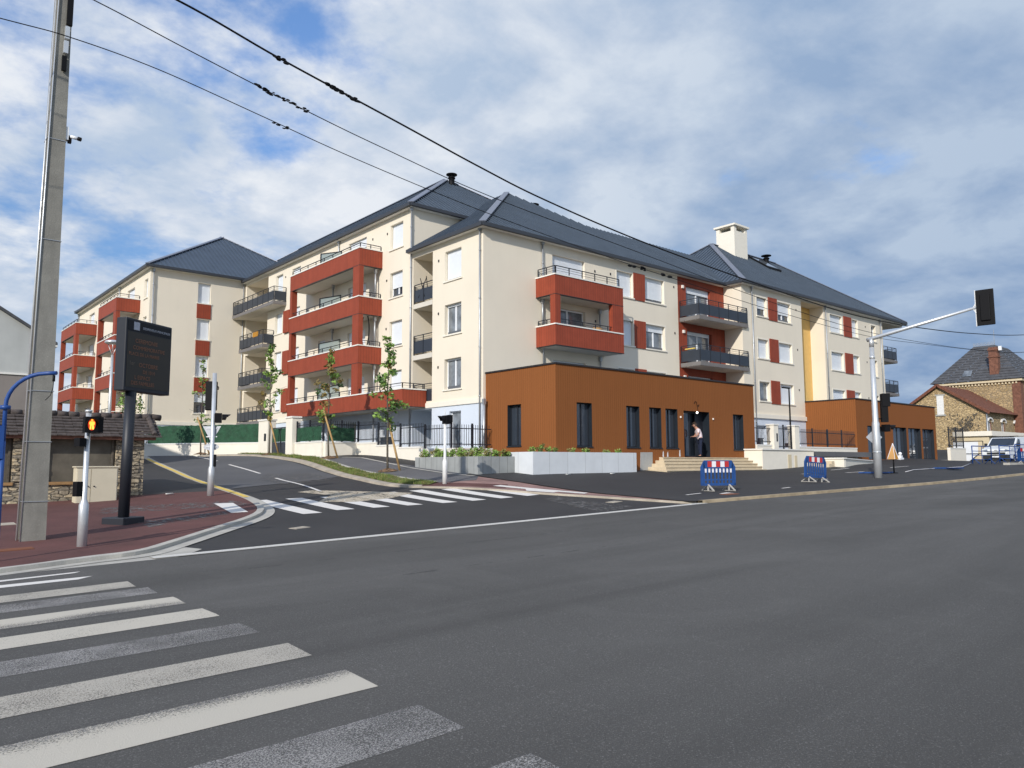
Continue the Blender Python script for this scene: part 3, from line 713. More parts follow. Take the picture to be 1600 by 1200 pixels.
# B front gable wall above the corner block
wall(w,'y',34.5,22.45,38,12.0,TB)
wall(w,'x',38,34.5,60,11,TB)
# block C: end face and left face
hC=[(18.93,19.86,z,z+1.5,.22) for z in (13.56,10.84,8.09,5.4)]
wall(w,'y',57.7,15.6,22.45,4.75,TC,hC)
wall(w,'y',57.7,15.6,22.45,1.8,4.5,[],1); fbox(w,'y',57.7,15.55,22.45,-.06,0,4.5,4.75,3)
hC2=[(a_,b_,z,z+1.4,.22) for z in (13.6,10.85,8.1,5.35) for a_,b_ in ((58.25,59.1),(67.0,68.1),(70.2,71.2))]
hC2+=[(a_,b_,z,z+2.1,.2) for z in FL for a_,b_ in ((61.6,63.6),(74.0,76.0))]
wall(w,'x',15.6,57.7,80,1.8,TC,hC2)
wall(w,'y',80,15.6,31,1.8,TC)
# A front face (facing the main road)
hF=[]
for z in FL[:3]: hF+=[(27.0,29.38,z+.08,z+2.3,.22)]
for z in (10.95,8.2,5.45): hF+=[(31.93,33.27,z,z+1.42,.22),(34.36,36.08,z,z+1.42,.22)]
wall(w,'y',YA,22.45,37.38,2.0,TA,hF)
hR=[(38.2,40.7,z+.06,z+2.3,.25) for z in FL[:3]]
wall(w,'y',YA,37.38,42.15,2.0,TA,hR,5)
# forward block
wall(w,'x',42.15,YF,YA,1.0,TA)
hG=[]
for z in (10.97,8.22,5.47): hG+=[(43.86,45.05,z+.12,z+1.36,.22),(46.35,48.0,z+.06,z+1.36,.22),(53.4,55.2,z+.1,z+1.42,.22),(56.72,57.68,z+.1,z+1.42,.22)]
hG+=[(59.85,60.65,z,z+1.25,.22) for z in (11.05,8.3,5.55)]
wall(w,'y',YF,42.15,49.4,4.75,TA,[h for h in hG if h[1]<49.4])
wall(w,'y',YF,42.15,49.4,1.6,4.48,[(43.3,44.5,2.6,4.0,.2),(46.6,48.6,2.6,4.0,.2)],1)
fbox(w,'y',YF,42.1,49.4,-.1,0,4.48,4.75,3)
wall(w,'y',YF,52.5,61.85,1.6,TA,[h for h in hG if h[0]>52.5])
# stair recess with yellow back wall
w.face([(49.4,YF,2),(49.4,28.05,2),(49.4,28.05,TA),(49.4,YF,TA)],0); w.face([(52.5,YF,2),(52.5,28.05,2),(52.5,28.05,TA-.14),(52.5,YF,TA-.14)],0)
w.face([(49.4,28.05,2),(52.5,28.05,2),(52.5,28.05,TA),(49.4,28.05,TA)],4); w.box(49.4,YF+.002,TA-.14,52.5,28.05,TA,6)
# right end and rear closure
wall(w,'x',61.85,YF,42,1.6,TA); wall(w,'y',41.5,41.5,61.85,2,TA); wall(w,'y',60.5,24,38,2,TB)
wall(w,'y',31.0,61.85,65.6,2,TA)
fbox(w,'y',YF,61.85,65.55,0.0,4.0,TA-.16,TA,6)
w.build('wall',WM,B)
# soffits/eave boxes (cream band under gutters)
s=MB()
s.bar((22.33,28.0,TA+.02),(22.33,34.5,TA+.02),.3,.12); s.bar((22.2,28.18,TA+.025),(42.1,28.18,TA+.025),.3,.12)
s.bar((42.03,26.85,TA+.02),(42.03,28.2,TA+.02),.3,.12); s.bar((41.9,26.88,TA+.026),(65.5,26.88,TA+.026),.3,.14)
s.bar((22.33,34.4,TB+.02),(22.33,57.6,TB+.02),.3,.12); s.bar((22.2,34.38,TB+.025),(38.1,34.38,TB+.025),.3,.12)
s.bar((15.5,57.5,TC+.02),(15.5,80,TC+.02),.3,.12); s.bar((15.4,57.58,TC+.025),(24,57.58,TC+.025),.3,.12)
s.build('fascia','coping',B)
# ---- roof volumes
rB=hiproof(22.12,34.15,38.2,73,15.62,21.12,ribs=('x0','y0')); eaves([(22.12,57.5,15.62),(22.12,34.15,15.62),(38.2,34.15,15.62)],rB)
rC=hiproof(15.25,57.3,31.3,80.2,15.8,21.05,ribs=('x0','y0')); eaves([(15.25,80,15.8),(15.25,57.3,15.8),(24,57.3,15.8)],rC)
rA_=MB(); AP=(31.81,37.62,19.35); zl=lambda x:13.03+(19.35-13.03)/9.69*(x-22.12)
roof_face(rA_,[(22.12,27.95,13.03),(41.5,27.95,13.03),AP],(1,0,0)); roof_face(rA_,[(22.12,27.95,13.03),(22.12,34.45,13.03),(22.6,34.45,zl(22.6)),(22.6,46.85,zl(22.6)),AP],(0,1,0)); rA_.face([(41.5,27.95,13.03),(41.5,47.3,13.03),AP]); rA_.face([(41.5,47.3,13.03),(22.6,46.9,zl(22.6)),AP])
rA=rA_.build('roof','roof',B); rA_=MB(); rA_.bar(Vector((22.12,27.95,13.08)),Vector(AP)+Vector((0,0,.05)),.34,.05); rA_.build('hip_cap','roof_cap',rA)
eaves([(22.12,34.45,13.03),(22.12,27.95,13.03),(41.95,27.95,13.03)],rA)
rw=MB(); z0=13.03; sl_=(19.35-13.03)/9.69; yr=34.0; zr_=z0+sl_*(yr-27.95)
roof_face(rw,[(41.45,27.95,z0),(52,27.95,z0),(52,yr,zr_),(35.43,yr,zr_)],(1,0,0)); rw.face([(33,yr,zr_),(52,yr,zr_),(52,40.05,z0),(33,40.05,z0)])
rw.build('roof','roof',B)
rF=hiproof(41.85,26.65,65.6,41.4,13.08,18.3,ribs=('x0','y0'),ridge='x'); eaves([(41.85,28.0,13.08),(41.85,26.65,13.08),(65.6,26.65,13.08),(65.6,33,13.08)],rF)
# roof vents
def vent(x,y,z,h=1.0,rr=.42):
    g_=MB(); g_.tube([(x,y,z-.4),(x,y,z+h*.72)],.2,12); g_.tube([(x,y,z+h*.60),(x,y,z+h*.68)],.25,12)
    for a_ in range(4): g_.bar((x+.15*math.cos(a_*1.57),y+.15*math.sin(a_*1.57),z+h*.7),(x+.15*math.cos(a_*1.57),y+.15*math.sin(a_*1.57),z+h*.92),.03,.03)
    g_.tube([(x,y,z+h*.88),(x,y,z+h*.93),(x,y,z+h*.97),(x,y,z+h)],[rr,rr,rr*.7,.05],16); g_.build('roof_vent','black',B)
vent(30.1,41.4,20.45,.9,.38); vent(34.0,37.4,18.2,.85,.36); vent(55.6,33.2,17.55,.9,.4)
g_=MB(); sF=(18.3-13.08)/7.375; zf=lambda y:13.08+sF*(y-26.65)
P4=[(53.0,31.5),(54.9,31.5),(54.9,33.1),(53.0,33.1)]; g_.hexa([(x,y,zf(y)-.1) for x,y in P4]+[(x,y,zf(y)+.22) for x,y in P4]); o=g_.build('skylight','black',B)
g_=MB(); g_.face([(x,y,zf(y)+.225) for x,y in ((53.15,31.65),(54.75,31.65),(54.75,32.95),(53.15,32.95))]); g_.build('pane','curtain_glass',o)
# chimney
g_=MB(); x0,x1,y0,y1=50.0,51.72,32.45,34.05; g_.box(x0,y0,15.5,x1,y1,19.25,0)
for a_,b_ in ((x0,y0),(x1-.3,y0),(x0,y1-.3),(x1-.3,y1-.3)): g_.box(a_,b_,19.25,a_+.3,b_+.3,19.62,0)
g_.box(x0+.3,y0+.3,19.25,x1-.3,y1-.3,19.3,1); g_.box(x0-.14,y0-.14,19.62,x1+.14,y1+.14,19.76,0); g_.build('chimney',['stucco_trim','black'],B)
# ---- windows and doors
for i,h in enumerate(hA): window('x',XB,*h[:4],shut=(.93,.08,.06)[i],curtain=i>0)
window('x',XB,30.03,30.98,1.9,4.22,shut=.0,kind='door',sill=False,leaf=1,d=.16,curtain=True)
for i,h in enumerate(wB): window('x',XB,*h[:4],shut=(1,.62,.9,1)[i])
for i,h in enumerate(wB2): window('x',XB,*h[:4],shut=(.95,1,1,.9)[i])
for i,h in enumerate(dB):
    k=i%3; lv=i//3
    window('x',XB,*h[:4],shut=((.55,.8,.35,.25),(.6,.2,.9,.3),(1,.8,1,.7))[k][lv],kind='window' if k==2 else 'door',sill=k==2,d=.16,leaf=3 if k==0 else (1 if k==1 else 2))
for i,h in enumerate(gB): 
    if i!=1: window('x',XB,*h[:4],shut=.4,kind='door',sill=False,d=.18)
for i,h in enumerate(hC): window('y',57.7,*h[:4],shut=(1,1,1,.45)[i],leaf=1)
for i,h in enumerate(hC2): window('x',15.6,*h[:4],shut=(1,.9,.6,1,.5)[i%5],kind='window' if h[3]-h[2]<1.6 else 'door',sill=h[3]-h[2]<1.6)
for i,h in enumerate(hF):
    if i<3: window('y',YA,*h[:4],shut=(.3,.04,.97)[i],kind='door',sill=False,d=.18,leaf=2,curtain=i==1)
    else: window('y',YA,*h[:4],shut=(1,.86,1,.28,1,.6)[i-3],leaf=1 if i%2 else 2,curtain=i==6)
for i,h in enumerate(hR): window('y',YA,*h[:4],shut=(.3,.1,.17)[i],kind='door',sill=False,d=.2,leaf=2,curtain=True)
gsh={0:.58,1:.62,2:.93,3:1,4:1,5:1,6:1,7:1,8:.02,9:1,10:1,11:1}
for i,h in enumerate(hG):
    if i<12: window('y',YF,*h[:4],shut=gsh[i],leaf=1 if i%4 in (0,3) else 2,curtain=i==8)
    else: window('y',YF,*h[:4],shut=0,leaf=1,curtain=True)
window('y',YF,43.3,44.5,2.6,4.0,shut=.55,sill=False,leaf=1); window('y',YF,46.6,48.6,2.6,4.0,shut=.75,sill=False)
for z in FL: window('x',XB+2,54.2,55.4,z,z+2.1,shut=.3,kind='door',sill=False,d=-.1,leaf=1)
# red panels between windows
for z in (10.9,8.15,5.4): 
    g_=MB(); g_.box(33.32,YA-.05,z-.02,34.3,YA+.01,z+1.55); g_.build('cladding_panel','clad_red',B)
for z in (10.97,8.22,5.47):
    g_=MB(); g_.box(45.2,YF-.05,z-.02,46.25,YF+.01,z+1.5); g_.build('cladding_panel','clad_red',B)
    g_=MB(); g_.box(55.42,YF-.05,z-.02,56.62,YF+.01,z+1.5); g_.build('cladding_panel','clad_red',B)
for z0_,z1_ in ((12.42,13.49),(9.66,10.77),(6.96,8.02)):
    g_=MB(); g_.box(18.88,57.65,z0_,19.9,57.71,z1_); g_.build('cladding_panel','clad_red',B)
for z0_,z1_ in ((10.77,12.2),(7.9,9.4),(5.3,6.8)):
    g_=MB(); g_.box(22.30,49.45,z0_-.1,22.46,50.35,z1_); g_.build('cladding_panel','clad_red',B)
# ---- red clad balcony stacks
def redstack(c,y0,y1,ylow,px=(.30,),tops=(13.66,10.91,8.16,5.41),wallx=None):
    """stack facing -x whose front is at x=c and whose wall is at x=wallx"""
    for i,zt in enumerate(tops):
        ya=ylow if (i==3 and ylow) else y0; zb=zt-.95 if i<3 else zt-.85
        b_=MB(); t=.16
        b_.box(c,ya,zb,c+t,y1,zt); b_.box(c+t,ya,zb,wallx-.002,ya+t,zt); b_.box(c+t,y1-t,zb,wallx-.002,y1,zt)
        b_.box(c+.02,ya+.02,zb-.02,wallx-.003,y1-.02,zb+.16,1)
        b_.box(c-.006,ya-.006,zb-.03,c+t,y1+.006,zb-.001,2); b_.box(c+t+.001,ya-.006,zb-.03,wallx-.003,ya+t,zb-.0015,2)
        o=b_.build('balcony',['clad_red','soffit','dark_trim'],B)
        q=MB(); q.box(c-.03,ya-.03,zt,c+t+.03,y1+.03,zt+.06); q.box(c+t+.03,ya-.03,zt,wallx-.003,ya+t+.03,zt+.06); q.box(c+t+.03,y1-t-.03,zt,wallx-.003,y1+.03,zt+.06); q.build('coping','coping',o)
        q=MB(); n_=max(3,int((y1-ya)/1.05))
        rail(q,'x',c,ya+.12,y1-.12,.10,zt+.06,.27,n_,bars=1); rail(q,'y',ya,c+.10,wallx-.05,.12,zt+.06,.27,2,bars=1); q.build('railing','anthracite',o)
        if i<3:
            ya2=y0; zn=tops[i+1]+.06; q=MB()
            q.box(c+.001,ya2+.001,zn,c+.27,ya2+.72,zb-.001); q.build('balcony_pier','clad_red',B); q=MB(); q.box(c+.001,y1-.3,zn,c+.36,y1-.001,zb-.001); q.build('balcony_pier','clad_red',B)
    return
redstack(20.98,37.5,46.4,33.0,wallx=XB)
redstack(14.0,59.95,65.2,None,wallx=15.6)
redstack(14.0,72.9,78.8,None,wallx=15.6)
# privacy screens on block B balconies
for z in (13.72,10.97,8.22,5.47):
    g_=MB(); P=[(21.05,42.35,z),(22.44,42.35,z),(22.44,42.35,z+1.02),(21.05,42.35,z+.62)]
    for a_,b_ in zip(P,P[1:]+P[:1]): g_.bar(a_,b_,.05,.05,0,up=(0,1,0))
    g_.prism([(p[0],p[1]-.01,p[2]) for p in P],(0,.02,0),1); g_.build('privacy_screen',['anthracite','frosted'],B)
# red balcony on the road side (front at y=26.9)
x0,x1,yf=25.83,30.83,26.9
for i,zt in enumerate((10.9,8.42)):
    b_=MB(); zb=zt-.95 if i==0 else zt-1.0; t=.16
    b_.box(x0,yf,zb,x1,yf+t,zt); b_.box(x0,yf+t,zb,x0+t,YA-.002,zt); b_.box(x1-t,yf+t,zb,x1,YA-.002,zt); b_.box(x0+.02,yf+.02,zb-.02,x1-.02,YA-.003,zb+.16,1)
    b_.box(x0-.006,yf-.006,zb-.03,x1+.006,yf+t,zb-.001,2); b_.box(x0-.006,yf+t+.001,zb-.03,x0+t,YA-.003,zb-.0015,2)
    o=b_.build('balcony',['clad_red','soffit','dark_trim'],B)
    q=MB(); q.box(x0-.03,yf-.03,zt,x1+.03,yf+t+.03,zt+.06); q.box(x0-.03,yf+t+.03,zt,x0+t+.03,YA-.003,zt+.06); q.box(x1-t-.03,yf+t+.03,zt,x1+.03,YA-.003,zt+.06); q.build('coping','coping',o)
    q=MB(); hh=.42 if i==0 else .26; rail(q,'y',yf,x0+.15,x1-.2,.10,zt+.06,hh,5); rail(q,'x',x0,yf+.12,YA-.05,.12,zt+.06,hh,2); q.build('railing','anthracite',o)
q=MB(); q.box(x0+.001,yf+.001,8.48,x0+.36,yf+.36,9.949); q.build('balcony_pier','clad_red',B)
q=MB(); q.box(x1-.85,yf+.001,8.48,x1-.001,yf+.27,9.949); q.build('balcony_pier','clad_red',B)
# dark steel balconies
def darkbal(ax,c,u0,u1,dd,zf_,n,m=None,side0=True,side1=True,h=1.02,solid=(.08,.72)):
    """floor slab from the wall plane c outwards by dd (negative depth)"""
    b_=MB(); fbox(b_,ax,c,u0,u1,-dd,-.003,zf_-.22,zf_-.0,0); fbox(b_,ax,c,u0+.02,u1-.02,-dd+.02,-.004,zf_-.235,zf_-.221,1)
    o=b_.build('balcony',['slab_grey','soffit'],B)
    q=MB(); rail(q,ax,c,u0+.04,u1-.04,-dd+.05,zf_,h,n)
    other='y' if ax=='x' else 'x'
    def side(u):
        a_=FP(ax,c,u,-dd+.05,zf_+h); b2=FP(ax,c,u,-.03,zf_+h); q.bar(a_,b2,.045,.035)
        for k in (1,2): q.bar((a_[0],a_[1],a_[2]-.12*k),(b2[0],b2[1],b2[2]-.12*k),.014,.014)
        q.bar(FP(ax,c,u,-.03,zf_),FP(ax,c,u,-.03,zf_+h-.02),.04,.04,up=(0,1,0))
    if side0: side(u0+.04)
    if side1: side(u1-.04)
    q.build('railing','anthracite',o)
    q=MB()
    for k in range(n):
        ua=u0+.04+(u1-u0-.08)*k/n+.03; ub=u0+.04+(u1-u0-.08)*(k+1)/n-.03; fbox(q,ax,c,ua,ub,-dd+.04,-dd+.055,zf_+solid[0],zf_+solid[1])
    if side0: fbox(q,ax,c,u0+.03,u0+.045,-dd+.09,-.05,zf_+solid[0],zf_+solid[1])
    if side1: fbox(q,ax,c,u1-.045,u1-.03,-dd+.09,-.05,zf_+solid[0],zf_+solid[1])
    q.build('infill_panel','panel_grey',o)
for z in (10.33,7.58): darkbal('y',YA,37.5,42.6,1.44,z,5)
darkbal('y',YA,37.5,42.6,1.2,4.7,5)
darkbal('x',XB,50.2,57.65,.95,12.85,8)
for z in (10.1,7.35,4.72): darkbal('x',XB,52.1,56.4,.85,z,6)
for z in (10.1,7.35): darkbal('y',31.0,61.9,66.0,3.3,z,5)
darkbal('y',31.0,61.9,66.0,3.3,4.7,5)
# loggia A railings
for z in (10.12,7.37,4.75):
    q=MB(); rail(q,'x',XB,32.54,34.28,.06,z,1.02,2); o=q.build('railing','anthracite',B)
    q=MB()
    for a_,b_ in ((32.58,33.38),(33.44,34.24)): fbox(q,'x',XB,a_,b_,.055,.07,z+.08,z+.74)
    q.build('infill_panel','panel_grey',o)
# downpipes
pipe([(XB-.09,28.45,13.0),(XB-.09,28.45,1.3)]); pipe([(XB-.09,34.42,15.5),(XB-.09,34.42,2.2)]); pipe([(26.24,YA-.09,12.95),(26.24,YA-.09,6.0)])
pipe([(43.2,YF-.09,12.95),(43.2,YF-.09,3.0)]); pipe([(52.65,YF-.09,12.95),(52.65,YF-.09,5.9)]); pipe([(61.3,YF-.09,12.95),(61.3,YF-.09,5.9)])
pipe([(XB-.09,42.6,15.5),(XB-.09,42.6,14.0)]); pipe([(15.8,57.6,15.6),(15.8,57.6,2.2)],.05); pipe([(22.3,57.6,15.6),(22.3,57.6,2.2)],.05); pipe([(15.5,65.6,15.6),(15.5,65.6,14)],.05); pipe([(15.5,79.8,15.6),(15.5,79.8,6)],.05)
for z1_,z0_ in ((12.65,11.0),(9.9,8.25),(7.15,5.5),(4.5,2.0)):
    pipe([(XB-.25,42.9,z1_),(XB-.25,42.9,z0_)],.06); pipe([(XB-.3,37.75,z1_),(XB-.3,37.75,z0_)],.05)
pipe([(26.2,YA-.1,9.9),(26.2,YA-.1,8.5)],.05); pipe([(30.4,YA-.1,9.9),(30.4,YA-.1,8.5)],.05); pipe([(30.4,YA-.1,7.3),(30.4,YA-.1,6.0)],.05)
pipe([(22.36,28.12,4.6),(22.36,28.12,1.3)],.07)
# little overflow spouts, vents and lamps dotted on the facades
g_=MB()
for y,zs_ in ((31.95,(11.95,9.2,6.45)),(37.0,(14.55,11.85,9.1)),(38.6,(14.6,)),(43.6,(14.55,)),(50.4,(14.6,))):
    for z in zs_: g_.box(XB-.03,y-.04,z,XB,y+.04,z+.12)
for x,zs_ in ((30.15,(11.95,9.2)),(31.4,(12.0,9.3,6.5)),(37.0,(12.1,9.3,6.5))):
    for z in zs_: g_.box(x-.035,YA-.03,z,x+.035,YA,z+.12)
for x in (48.7,58.9):
    for z in (12.0,9.25,6.5): g_.box(x-.035,YF-.03,z,x+.035,YF,z+.12)
g_.build('wall_vent','dark_trim',B)
g_=MB()
for z in (12.2,9.45,6.7): g_.box(37.75,YA-.1,z,37.9,YA,z+.18)
g_.build('wall_lamp','coping',B)
# ---- orange single-storey wings
OY=23.55
w=MB(); ho=[(23.84,24.78,2.38,4.28,.28,1),(27.06,27.98,2.38,4.28,.28,1),(28.70,29.58,2.38,4.28,.28,1),(29.92,30.84,2.38,4.28,.28,1),(31.33,33.46,1.95,4.24,.55,1),(35.57,36.53,2.35,4.22,.28,1)]
wall(w,'y',OY,22.6,37.6,.8,5.86,ho,0,1); wall(w,'x',22.6,OY,YA,.8,5.86,[(25.79,26.72,2.43,4.28,.28,1)],0,1)
w.face([(37.6,OY,.8),(37.6,27,.8),(37.6,27,5.86),(37.6,OY,5.86)],2)
w.face([(22.6,OY,5.8),(37.6,OY,5.8),(37.6,YA,5.8),(22.6,YA,5.8)],3)
W1=w.build('orange_wing',['clad_orange','door_dark','clad_red','roof'],B)
g_=MB(); g_.box(22.55,OY-.05,5.86,37.65,OY+.12,5.93); g_.box(22.55,OY+.12,5.86,22.72,YA-.002,5.93); g_.box(37.53,OY+.12,5.86,37.65,YF,5.93); g_.build('parapet_cap','dark_trim',W1)
def slot(ax,c,u0,u1,z0,z1,par,door=False):
    f=MB(); d=.2; t=.05
    fbox(f,ax,c,u0,u0+t,d,d+.06,z0,z1); fbox(f,ax,c,u1-t,u1,d,d+.06,z0,z1); fbox(f,ax,c,u0+t,u1-t,d,d+.06,z1-t,z1); fbox(f,ax,c,u0+t,u1-t,d,d+.06,z0,z0+t)
    um=(u0+u1)/2; fbox(f,ax,c,um-.03,um+.03,d-.006,d+.06,z0+t,z1-t)
    fbox(f,ax,c,u0-.03,u1+.03,-.04,.02,z0-.05,z0)
    fbox(f,ax,c,u0+t,u1-t,d+.03,d+.045,z0+t,z1-t,1)
    f.build('window',['anthracite','glass'],par)
for h in ho[:4]+ho[5:]: slot('y',OY,*h[:4],W1)
slot('x',22.6,25.79,26.72,2.43,4.28,W1)
# glazed entrance
f=MB()
f.box(31.33,OY+.40,1.95,31.40,OY+.46,4.24); f.box(33.39,OY+.40,1.95,33.46,OY+.46,4.24); f.box(31.40,OY+.40,4.16,33.39,OY+.46,4.24); f.box(31.40,OY+.40,1.95,33.39,OY+.46,2.02); f.box(32.26,OY+.395,2.02,32.34,OY+.46,4.16); f.box(31.40,OY+.42,2.02,32.26,OY+.44,4.16,1)
f.box(32.78,OY+.40,2.02,33.39,OY+.44,4.16,0)
f.build('door',['anthracite','glass'],W1)
f=MB(); f.ball((32.42,OY-.02,4.18),.055); f.build('entrance_lamp','lamp_glass',W1)
f=MB(); f.box(31.04,OY-.06,3.86,31.09,OY-.001,3.95); f.build('wall_lamp','coping',W1); f=MB(); f.box(33.74,OY-.06,3.86,33.78,OY-.001,3.95); f.build('wall_lamp','coping',W1)
f=MB(); f.prism([(27.95,OY-.012,1.32),(28.5,OY-.012,1.27),(28.85,OY-.012,1.34),(28.86,OY-.012,2.16),(28.0,OY-.012,2.15)],(0,.02,0)); f.build('mortar_patch','concrete',W1)
for x,z0_,z1_ in ((29.62,1.95,2.22),(29.96,1.95,2.2),(30.9,1.97,2.3)): f=MB(); f.prism([(x,OY-.012,z0_),(x+.09,OY-.012,z0_),(x+.07,OY-.012,z1_),(x+.02,OY-.012,z1_-.05)],(0,.02,0)); f.build('mortar_patch','concrete_white',W1)
f=MB(); P=[(32.2,4.62),(32.27,4.74),(32.38,4.72),(32.42,4.56),(32.52,4.5),(32.6,4.6)]
f.tube([(a_,OY-.02,b_) for a_,b_ in P],.012,5); f.tube([(32.42,OY-.02,4.56),(32.44,OY-.06,4.3)],.012,5); f.build('loose_cable','black',W1)
# right wing
OX=49.4; OY2=23.53
w=MB(); h2=[(50.92,53.42,1.86,4.08,.5,1),(54.72,56.86,1.9,4.1,.25,1),(57.17,59.27,1.9,4.1,.25,1),(59.58,61.6,1.9,4.1,.25,1)]
wall(w,'y',OY2,OX,62.05,1.0,5.76,h2,0,1); wall(w,'x',OX,OY2,YF,1.4,5.76,[],0); w.face([(62.05,OY2,1),(62.05,YF+4,1),(62.05,YF+4,5.76),(62.05,OY2,5.76)],0)
w.face([(OX,OY2,5.7),(62.05,OY2,5.7),(62.05,31,5.7),(OX,31,5.7)],2)
W2=w.build('orange_wing',['clad_orange','door_dark','roof'],B)
g_=MB(); g_.box(OX-.05,OY2-.05,5.76,62.1,OY2+.12,5.83); g_.box(OX-.05,OY2+.12,5.76,OX+.12,YF-.002,5.83); g_.build('parapet_cap','dark_trim',W2)
for h in h2[1:]: slot('y',OY2,*h[:4],W2)
f=MB(); f.box(50.92,OY2+.3,1.86,51.0,OY2+.36,4.08); f.box(52.1,OY2+.3,1.86,52.2,OY2+.36,4.08); f.box(53.34,OY2+.3,1.86,53.42,OY2+.36,4.08); f.box(51.0,OY2+.32,1.88,52.1,OY2+.34,4.06,1); f.box(52.2,OY2+.32,1.88,53.34,OY2+.34,4.06,1); f.build('door',['anthracite','glass'],W2)
# ---------------------------------------------------------------- boundary walls, fences, gates
def wallthing(lab,segs,th,top=.07,matk='stucco_trim',name='garden_wall'):
    """segs: (x0,y0,x1,y1,ztop); a rendered low wall with coping"""
    x0,y0=segs[0][:2]; t=thing(name,lab,'wall',(x0,y0,gz(x0,y0)))
    a_=MB(); c_=MB()
    for (xa,ya,xb,yb,zt) in segs:
        d=Vector((xb-xa,yb-ya,0)).normalized(); nn=Vector((-d.y,d.x,0))*th/2
        zb=min(gz(xa,ya),gz(xb,yb))-.4
        P=[Vector((xa,ya,0))-nn,Vector((xb,yb,0))-nn,Vector((xb,yb,0))+nn,Vector((xa,ya,0))+nn]
        z1=zt if not isinstance(zt,tuple) else None
        tz=[zt]*4 if z1 is not None else [zt[0],zt[1],zt[1],zt[0]]
        a_.hexa([(p.x,p.y,zb) for p in P]+[(p.x,p.y,z-top) for p,z in zip(P,tz)])
        nn*=1.22; P=[Vector((xa,ya,0))-nn,Vector((xb,yb,0))-nn,Vector((xb,yb,0))+nn,Vector((xa,ya,0))+nn]
        c_.hexa([(p.x,p.y,z-top) for p,z in zip(P,tz)]+[(p.x,p.y,z) for p,z in zip(P,tz)])
    a_.build('wall_body',matk,t); c_.build('coping','coping',t); return t
def fence(lab,a_,b_,za,zb,h,n,name='railing_fence',gate=False,ends=(True,True)):
    """spear-topped steel bars between posts"""
    a_=Vector(a_);b_=Vector(b_); t=thing(name,lab,'gate' if gate else 'fence',(a_.x,a_.y,za))
    L_=(b_-a_).length
    r_=MB()
    for hh in (.16,h-.12): r_.bar((a_.x,a_.y,za+hh),(b_.x,b_.y,zb+hh),.03,.04)
    r_.build('rail','anthracite',t)
    p_=MB(); k=int(L_/.125)
    for i in range(1,k):
        q=a_.lerp(b_,i/k); z=za+(zb-za)*i/k; p_.bar((q.x,q.y,z+.08),(q.x,q.y,z+h+.06),.018,.018,up=(0,1,0))
    p_.build('bars','anthracite',t)
    for i in range(n+1):
        if (i==0 and not ends[0]) or (i==n and not ends[1]): continue
        q=a_.lerp(b_,i/n); z=za+(zb-za)*i/n; pm=MB(); pm.box(q.x-.035,q.y-.035,z-.05,q.x+.035,q.y+.035,z+h+.12); pm.build('post','anthracite',t)
    return t
xf=20.26
wallthing('cream garden wall stepping down beside the footpath, under the black railing',[(xf,36.05,xf,34.05,2.76),(xf,34.05,xf,32.0,2.60),(xf,32.0,xf,29.9,2.46),(xf,29.9,xf,27.77,2.35),(xf,27.77,22.5,27.77,2.35)],.22)
fence('black spear-topped railing section highest up the stepped garden wall',(xf,36.05),(xf,34.05),2.76,2.76,1.02,1,ends=(True,False))
fence('black spear-topped railing section second from the top of the stepped wall',(xf,34.02),(xf,32.0),2.62,2.62,1.02,1,ends=(True,False))
fence('black spear-topped railing section second from the bottom of the stepped wall',(xf,31.97),(xf,29.9),2.47,2.47,1.02,1,ends=(True,False))
fence('black spear-topped railing section at the bottom of the stepped wall, turning the corner',(xf,29.87),(xf,27.80),2.36,2.36,1.0,1)
fence('black railing from the wall corner across to the orange wing',(xf+.04,27.77),(22.5,27.77),2.36,2.36,.98,2,ends=(False,False))
wallthing('cream wall facing the main road between the pillar wall and the railing wall',[(18.36,36.05,xf,36.05,2.80)],.22)
fence('black railing on the short wall return, with dark green screening behind it',(18.42,36.05),(xf-.05,36.05),2.82,2.82,.98,2,ends=(False,False))
wallthing('cream wall between the right gate pillar and the corner',[(18.36,39.3,18.36,36.16,2.83)],.22)
fence('black railing just right of the gate pillar, hung with dark screening',(18.36,39.25),(18.36,36.2),2.85,2.85,1.0,2,ends=(True,True))
def hedge(lab,a_,b_,za,zb,z1a,z1b,dark=False):
    a_=Vector(a_);b_=Vector(b_); L_=(b_-a_).length; d=(b_-a_).normalized(); nn=Vector((d.y,-d.x))
    g_=MB(); K_=int(L_/.12); rows=7
    G_=[[None]*(rows+1) for _ in range(K_+1)]
    for i in range(K_+1):
        for j in range(rows+1):
            q=a_.lerp(b_,i/K_); t=i/K_; z=(za+(zb-za)*t)*(1-j/rows)+(z1a+(z1b-z1a)*t)*j/rows
            o_=rnd.uniform(-.012,.012); G_[i][j]=(q.x+nn.x*o_,q.y+nn.y*o_,z+(rnd.uniform(-.02,.02) if j==rows else 0))
    for i in range(K_):
        for j in range(rows): g_.face([G_[i][j],G_[i+1][j],G_[i+1][j+1],G_[i][j+1]])
    for _ in range(int(L_*90)):      # artificial needle tufts
        t=rnd.random(); u=rnd.random(); q=a_.lerp(b_,t); z=(za+(zb-za)*t)*(1-u)+(z1a+(z1b-z1a)*t)*u
        c0=Vector((q.x,q.y,z))-Vector((nn.x,nn.y,0))*.03; s=rnd.uniform(.03,.06); a1=Vector((rnd.gauss(0,1),rnd.gauss(0,1),rnd.gauss(0,1))).normalized()*s
        g_.face([c0-d.to_3d()*.02,c0+d.to_3d()*.02,c0+a1+Vector((-nn.x,-nn.y,0))*-.05])
    return tag(g_.build('screening_hedge','hedge'),lab,'screening')
hedge('dark green artificial hedge screening on the fence right of the gate pillar',(18.30,39.1),(18.30,36.3),2.87,2.87,3.6,3.6)
hedge('dark green artificial hedge screening on the short fence return',(18.5,36.0),(20.0,36.0),2.84,2.84,3.55,3.5)
